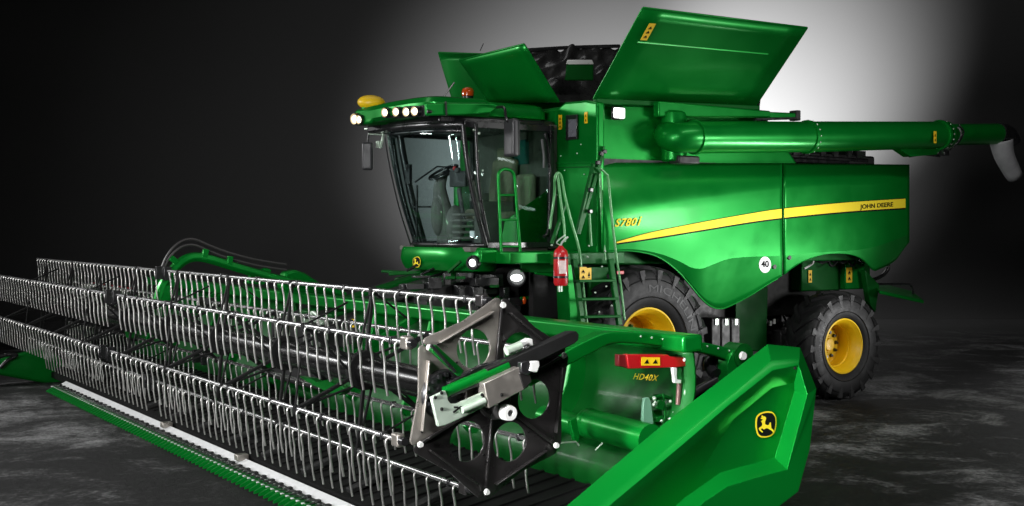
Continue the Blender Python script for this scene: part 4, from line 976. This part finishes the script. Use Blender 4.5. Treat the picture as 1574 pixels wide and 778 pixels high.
md = div.modifiers.new('solid', 'SOLIDIFY'); md.thickness = .035; md.offset = -1
md = div.modifiers.new('bevel', 'BEVEL'); md.width = .012; md.segments = 3; md.limit_method = 'ANGLE'; md.angle_limit = math.radians(22); md.harden_normals = True
for p in div.data.polygons: p.use_smooth = True
# inner back face of the shell
MB().prism([V((p.x - .03, -6.68, p.z - .10)) for p in (S5, G[0][5])][::-1] + [V((p.x + dx, -6.68, p.z + dz)) for p, dx, dz in ((G[0][2], 0, -.12), (G[5][3], 0, .05), (E5, -.04, .04), (T['E2'], -.05, 0), (T['E1'], -.06, -.02))], (0, .03, 0)).build('divider_back', DKGREEN, H)
emblem(lambda a, b_, h: Q(1176 + a * 33, 652 + b_ * 41, y=-6.783) + V((0, -h - .006, 0)), div)
MB().ball(Q(1222, 566, y=-6.9), .012, 8, 5).build('divider_bolt', INK, div)
# far-end divider
ys = 6.35
MB().prism([Q(-30, 562, y=ys), Q(0, 556, y=ys), (Q(22, 548, y=ys)), Q(60, 538, y=ys), Q(90, 545, y=ys), Q(108, 570, y=ys), Q(116, 596, y=ys), Q(60, 588, y=ys), Q(0, 577, y=ys), Q(-40, 570, y=ys)], (0, .3, 0)).build('far_divider', GREEN, H, .05, seg=4)
MB().tube([Q(-8, 552, y=ys - .1), Q(8, 546, y=ys - .1), Q(26, 546, y=ys - .1), Q(12, 554, y=ys - .1), Q(0, 566, y=ys - .1)], .03, 8, 5).build('divider_rod', BLACK, H)
# centre reel arm, arching over the reel
yc = 1.15
pts = [Q(243, 462, y=yc), Q(250, 440, y=yc), Q(262, 420, y=yc), Q(280, 402, y=yc), Q(300, 395, y=yc), Q(325, 399, y=yc), Q(360, 410, y=yc), Q(395, 420, y=yc), Q(440, 432, y=yc), Q(485, 440, y=yc), Q(530, 455, y=yc)]
arm = MB(); cp = catmull(pts, 4)
arm.tube(cp, .062, 6)
ca = arm.build('reel_arm', GREEN, H, .01)
MB().prism([Q(240, 466, y=yc - .05), Q(246, 440, y=yc - .05), Q(262, 438, y=yc - .05), Q(268, 452, y=yc - .05), Q(258, 468, y=yc - .05)], (0, .16, 0)).build('arm_foot', GREEN, ca, .01)
MB().prism([Q(378, 436, y=yc), Q(388, 420, y=yc), Q(412, 411, y=yc), Q(418, 416, y=yc), Q(406, 438, y=yc)], (0, .1, 0)).build('arm_gusset', GREEN, ca, .01)
MB().prism([Q(433, 442, y=yc), Q(440, 418, y=yc), Q(455, 415, y=yc), Q(470, 420, y=yc), Q(500, 440, y=yc), Q(535, 456, y=yc), Q(440, 448, y=yc)], (0, .2, 0)).build('arm_gusset', GREEN, ca, .03)
hs = MB()
for dz in (0, .07):
    hs.tube([p + V((0, 0, dz)) for p in (Q(249, 420, y=yc), Q(256, 404, y=yc), Q(268, 388, y=yc), Q(283, 378, y=yc), Q(300, 377, y=yc), Q(322, 386, y=yc), Q(352, 397, y=yc), Q(395, 408, y=yc), Q(440, 415, y=yc))], .016, 6, 5)
hs.build('reel_hose', mat('hose_rubber', (.03, .028, .028), .5), ca)
b = MB()
for (a_, b2), (c_, d_) in (((317, 383), (313, 400)), ((354, 394), (352, 408)), ((262, 396), (272, 404)), ((249, 416), (256, 424))): b.beam(Q(a_, b2, y=yc - .03), Q(c_, d_, y=yc - .03), .07, .05, (0, 1, 0))
b.build('hose_bracket', GREEN, ca, .006)
for yy, x in ((-2.4, -3.9), (3.4, -3.9)):
    MB().beam((-3.4, yy, 1.5), (-4.2, yy, 1.1), .06, .08).build('frame_brace', GREEN, H, .008)
# small coloured things on the back frame seen through the tines
b = MB()
for k in range(5): b.box(Q(143 + k * 14, 437 + k * 2, x=-3.5), (.03, .22, .07))
b.build('red_reflector', RED, H, .004)
MB().box(Q(543, 497, x=-3.7), (.04, .07, .09)).build('yellow_cap', STICK, H, .01)
random.seed(5); b = MB()
for px, py in ((480, 486), (487, 490), (493, 494), (470, 492), (330, 470), (345, 475)): b.box(Q(px, py, x=-4.0), (.06, .06, .08))
b.tube([Q(470, 490, x=-4.0), Q(482, 480, x=-4.0), Q(496, 498, x=-4.0)], .02, 6, 4)
b.build('coupler', GALV, H, .008)

# ================================================================== SETTING
def structure(o): o['kind'] = 'structure'; return o
# floor
m, nt, bs_ = new_mat('rough_concrete_floor')
L = nt.links.new; tc = nt.nodes.new('ShaderNodeTexCoord')
def noise(sc, det=6, rough=.6, dist=0, vec=None, scl=(1, 1, 1)):
    mp = nt.nodes.new('ShaderNodeMapping'); mp.inputs['Scale'].default_value = scl; L(tc.outputs['Object'], mp.inputs[0])
    n_ = nt.nodes.new('ShaderNodeTexNoise'); n_.inputs['Scale'].default_value = sc; n_.inputs['Detail'].default_value = det; n_.inputs['Roughness'].default_value = rough; n_.inputs['Distortion'].default_value = dist
    L(mp.outputs[0], n_.inputs['Vector']); return n_.outputs['Fac']
def ramp(inp, stops):
    r = nt.nodes.new('ShaderNodeValToRGB'); L(inp, r.inputs[0]); el = r.color_ramp.elements
    while len(el) < len(stops): el.new(.5)
    for e_, (p, c) in zip(el, stops): e_.position = p; e_.color = (c, c, c, 1)
    return r.outputs[0]
def mul(a, b_, t='MULTIPLY'):
    q = nt.nodes.new('ShaderNodeMath'); q.operation = t
    for i_, v_ in enumerate((a, b_)):
        if isinstance(v_, (int, float)): q.inputs[i_].default_value = v_
        else: L(v_, q.inputs[i_])
    return q.outputs[0]
nb_, nm_, nf_ = noise(.28, 3, .5, .5), noise(1.0, 8, .65, .8), noise(11, 14, .85, .5)
mid = nm_; fine = nf_
tot = mul(mul(mul(nb_, .4), mul(nm_, .55), 'ADD'), mul(nf_, .42), 'ADD')
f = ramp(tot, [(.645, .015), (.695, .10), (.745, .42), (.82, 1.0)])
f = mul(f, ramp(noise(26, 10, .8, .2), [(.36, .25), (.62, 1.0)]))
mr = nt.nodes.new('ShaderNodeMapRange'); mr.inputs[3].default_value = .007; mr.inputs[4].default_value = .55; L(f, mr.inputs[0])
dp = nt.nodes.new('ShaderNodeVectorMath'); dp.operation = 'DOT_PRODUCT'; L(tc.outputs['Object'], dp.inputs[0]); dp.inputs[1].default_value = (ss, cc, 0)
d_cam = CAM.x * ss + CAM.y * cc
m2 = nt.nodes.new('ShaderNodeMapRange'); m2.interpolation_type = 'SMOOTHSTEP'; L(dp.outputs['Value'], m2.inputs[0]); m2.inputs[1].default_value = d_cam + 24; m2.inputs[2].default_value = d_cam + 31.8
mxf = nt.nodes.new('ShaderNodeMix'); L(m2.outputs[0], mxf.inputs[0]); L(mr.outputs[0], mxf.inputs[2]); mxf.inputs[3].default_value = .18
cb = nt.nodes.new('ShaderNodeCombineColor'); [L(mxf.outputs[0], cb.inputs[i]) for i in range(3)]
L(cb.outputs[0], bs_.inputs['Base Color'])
rg = nt.nodes.new('ShaderNodeMapRange'); rg.inputs[3].default_value = .45; rg.inputs[4].default_value = .85; L(mid, rg.inputs[0]); L(rg.outputs[0], bs_.inputs['Roughness'])
bp = nt.nodes.new('ShaderNodeBump'); bp.inputs['Strength'].default_value = .8; bp.inputs['Distance'].default_value = .12
L(mul(mul(mid, fine), .0 + 1.0), bp.inputs['Height']); L(bp.outputs[0], bs_.inputs['Normal'])
FLOORM = m; bs_.inputs['Specular IOR Level'].default_value = .18
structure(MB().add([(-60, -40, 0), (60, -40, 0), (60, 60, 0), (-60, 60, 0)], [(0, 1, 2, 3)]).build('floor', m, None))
# studio backdrop wall, square to the view, with a sweep at the foot
WALL = mat('grey_backdrop', (.18, .18, .18), .95, 0, 0, .03, .3, 0, spec=0.0)
fw = V((ss, cc, 0)); rt = V((cc, -ss, 0)); D0 = 37.0
prof = [(D0 - 5 + 5 * math.sin(t * PI / 24), 5 - 5 * math.cos(t * PI / 24) + .004) for t in range(13)] + [(D0, 16)]
structure(MB().grid([[V((CAM.x, CAM.y, 0)) + rt * s_x + fw * d_ + V((0, 0, z_)) for d_, z_ in prof] for s_x in (-40, -20, 0, 20, 40)]).build('backdrop', WALL, None))

# ================================================================== LIGHT
w = bpy.data.worlds.new('World'); SC.world = w; w.use_nodes = True
w.node_tree.nodes['Background'].inputs[0].default_value = (.5, .52, .55, 1); w.node_tree.nodes['Background'].inputs[1].default_value = .002
def aim(o, t): o.rotation_euler = (V(t) - o.location).to_track_quat('-Z', 'Y').to_euler()
def area(name, loc, tgt, sx, sy, W, col=(1, 1, 1), spread=180):
    l = bpy.data.lights.new(name, 'AREA'); l.shape = 'RECTANGLE'; l.size = sx; l.size_y = sy; l.energy = W; l.color = col; l.spread = math.radians(spread)
    o = bpy.data.objects.new(name, l); COL.objects.link(o); o.location = loc; aim(o, tgt); return o
def spot(name, loc, tgt, W, ang, blend=1, r=.3, col=(1, 1, 1)):
    l = bpy.data.lights.new(name, 'SPOT'); l.energy = W; l.spot_size = math.radians(ang); l.spot_blend = blend; l.shadow_soft_size = r; l.color = col
    o = bpy.data.objects.new(name, l); COL.objects.link(o); o.location = loc; aim(o, tgt); return o
area('overhead_softbox', (1.0, -8.5, 9.5), (1.2, -1.6, 2.2), 9, .7, 90, (1, .99, .97), 100)
area('side_softbox', (6.2, -10.0, 2.5), (.9, -1.8, 2.1), 2.6, 1.4, 56, (1, 1, .98), 58)
area('front_softbox', (-12, -9, 5.2), (-2.5, -.5, 2), 3, 1.0, 110, (1, 1, 1), 80)
area('left_strip', (-14.5, -6, 2.2), (-5, -2, 1.3), .6, 3.0, 215, spread=90)
area('header_softbox', (-7.5, -12.0, 7.5), (-3.4, -6.9, .8), 3, .6, 72, spread=52)
area('low_strip', (5.9, -4.9, .4), (1.6, -1.9, 2.1), 1.8, .7, 34, spread=44)
area('divider_fill', (-11.5, -8.2, 2.2), (-2.4, -6.9, 1), 1.2, .6, 40, spread=24)  # added lamp, brightens the inner wall of the near divider
area('back_edge_light', (-12, 9, 6), (-5, 1, 1.2), 6, .8, 260, spread=90)
area('top_light', (-1, 2, 9.5), (-1, 0, 3.5), 8, 1, 25, spread=100)
def onwall(px, py, d=D0): return CAM + fw * d + rt * ((px - CX) / FPX * d) + V((0, 0, (HY - py) / FPX * d))
spot('backdrop_spot', onwall(1150, 345, 29), onwall(1190, 150), 15000, 58, 1, .3)
spot('backdrop_spot_wide', onwall(985, 350, 27), onwall(965, 310), 12500, 91, 1, .4)
spot('floor_spot', (15.5, 0, 6), (11, -5.5, 0), 1900, 74, 1, .3)

# ================================================================== CAMERA
cam = bpy.data.cameras.new('camera'); co = bpy.data.objects.new('camera', cam); COL.objects.link(co); SC.camera = co
co.location = CAM; co.rotation_euler = (PI / 2, 0, -YAW)
cam.sensor_width = 36; cam.lens = 36 * FPX / 1574; cam.shift_y = -(389 - HY) / 1574; cam.clip_end = 300; cam.clip_start = .1
SC.view_settings.view_transform = 'Standard'; SC.view_settings.look = 'None'; SC.view_settings.exposure = 0; SC.view_settings.gamma = 1
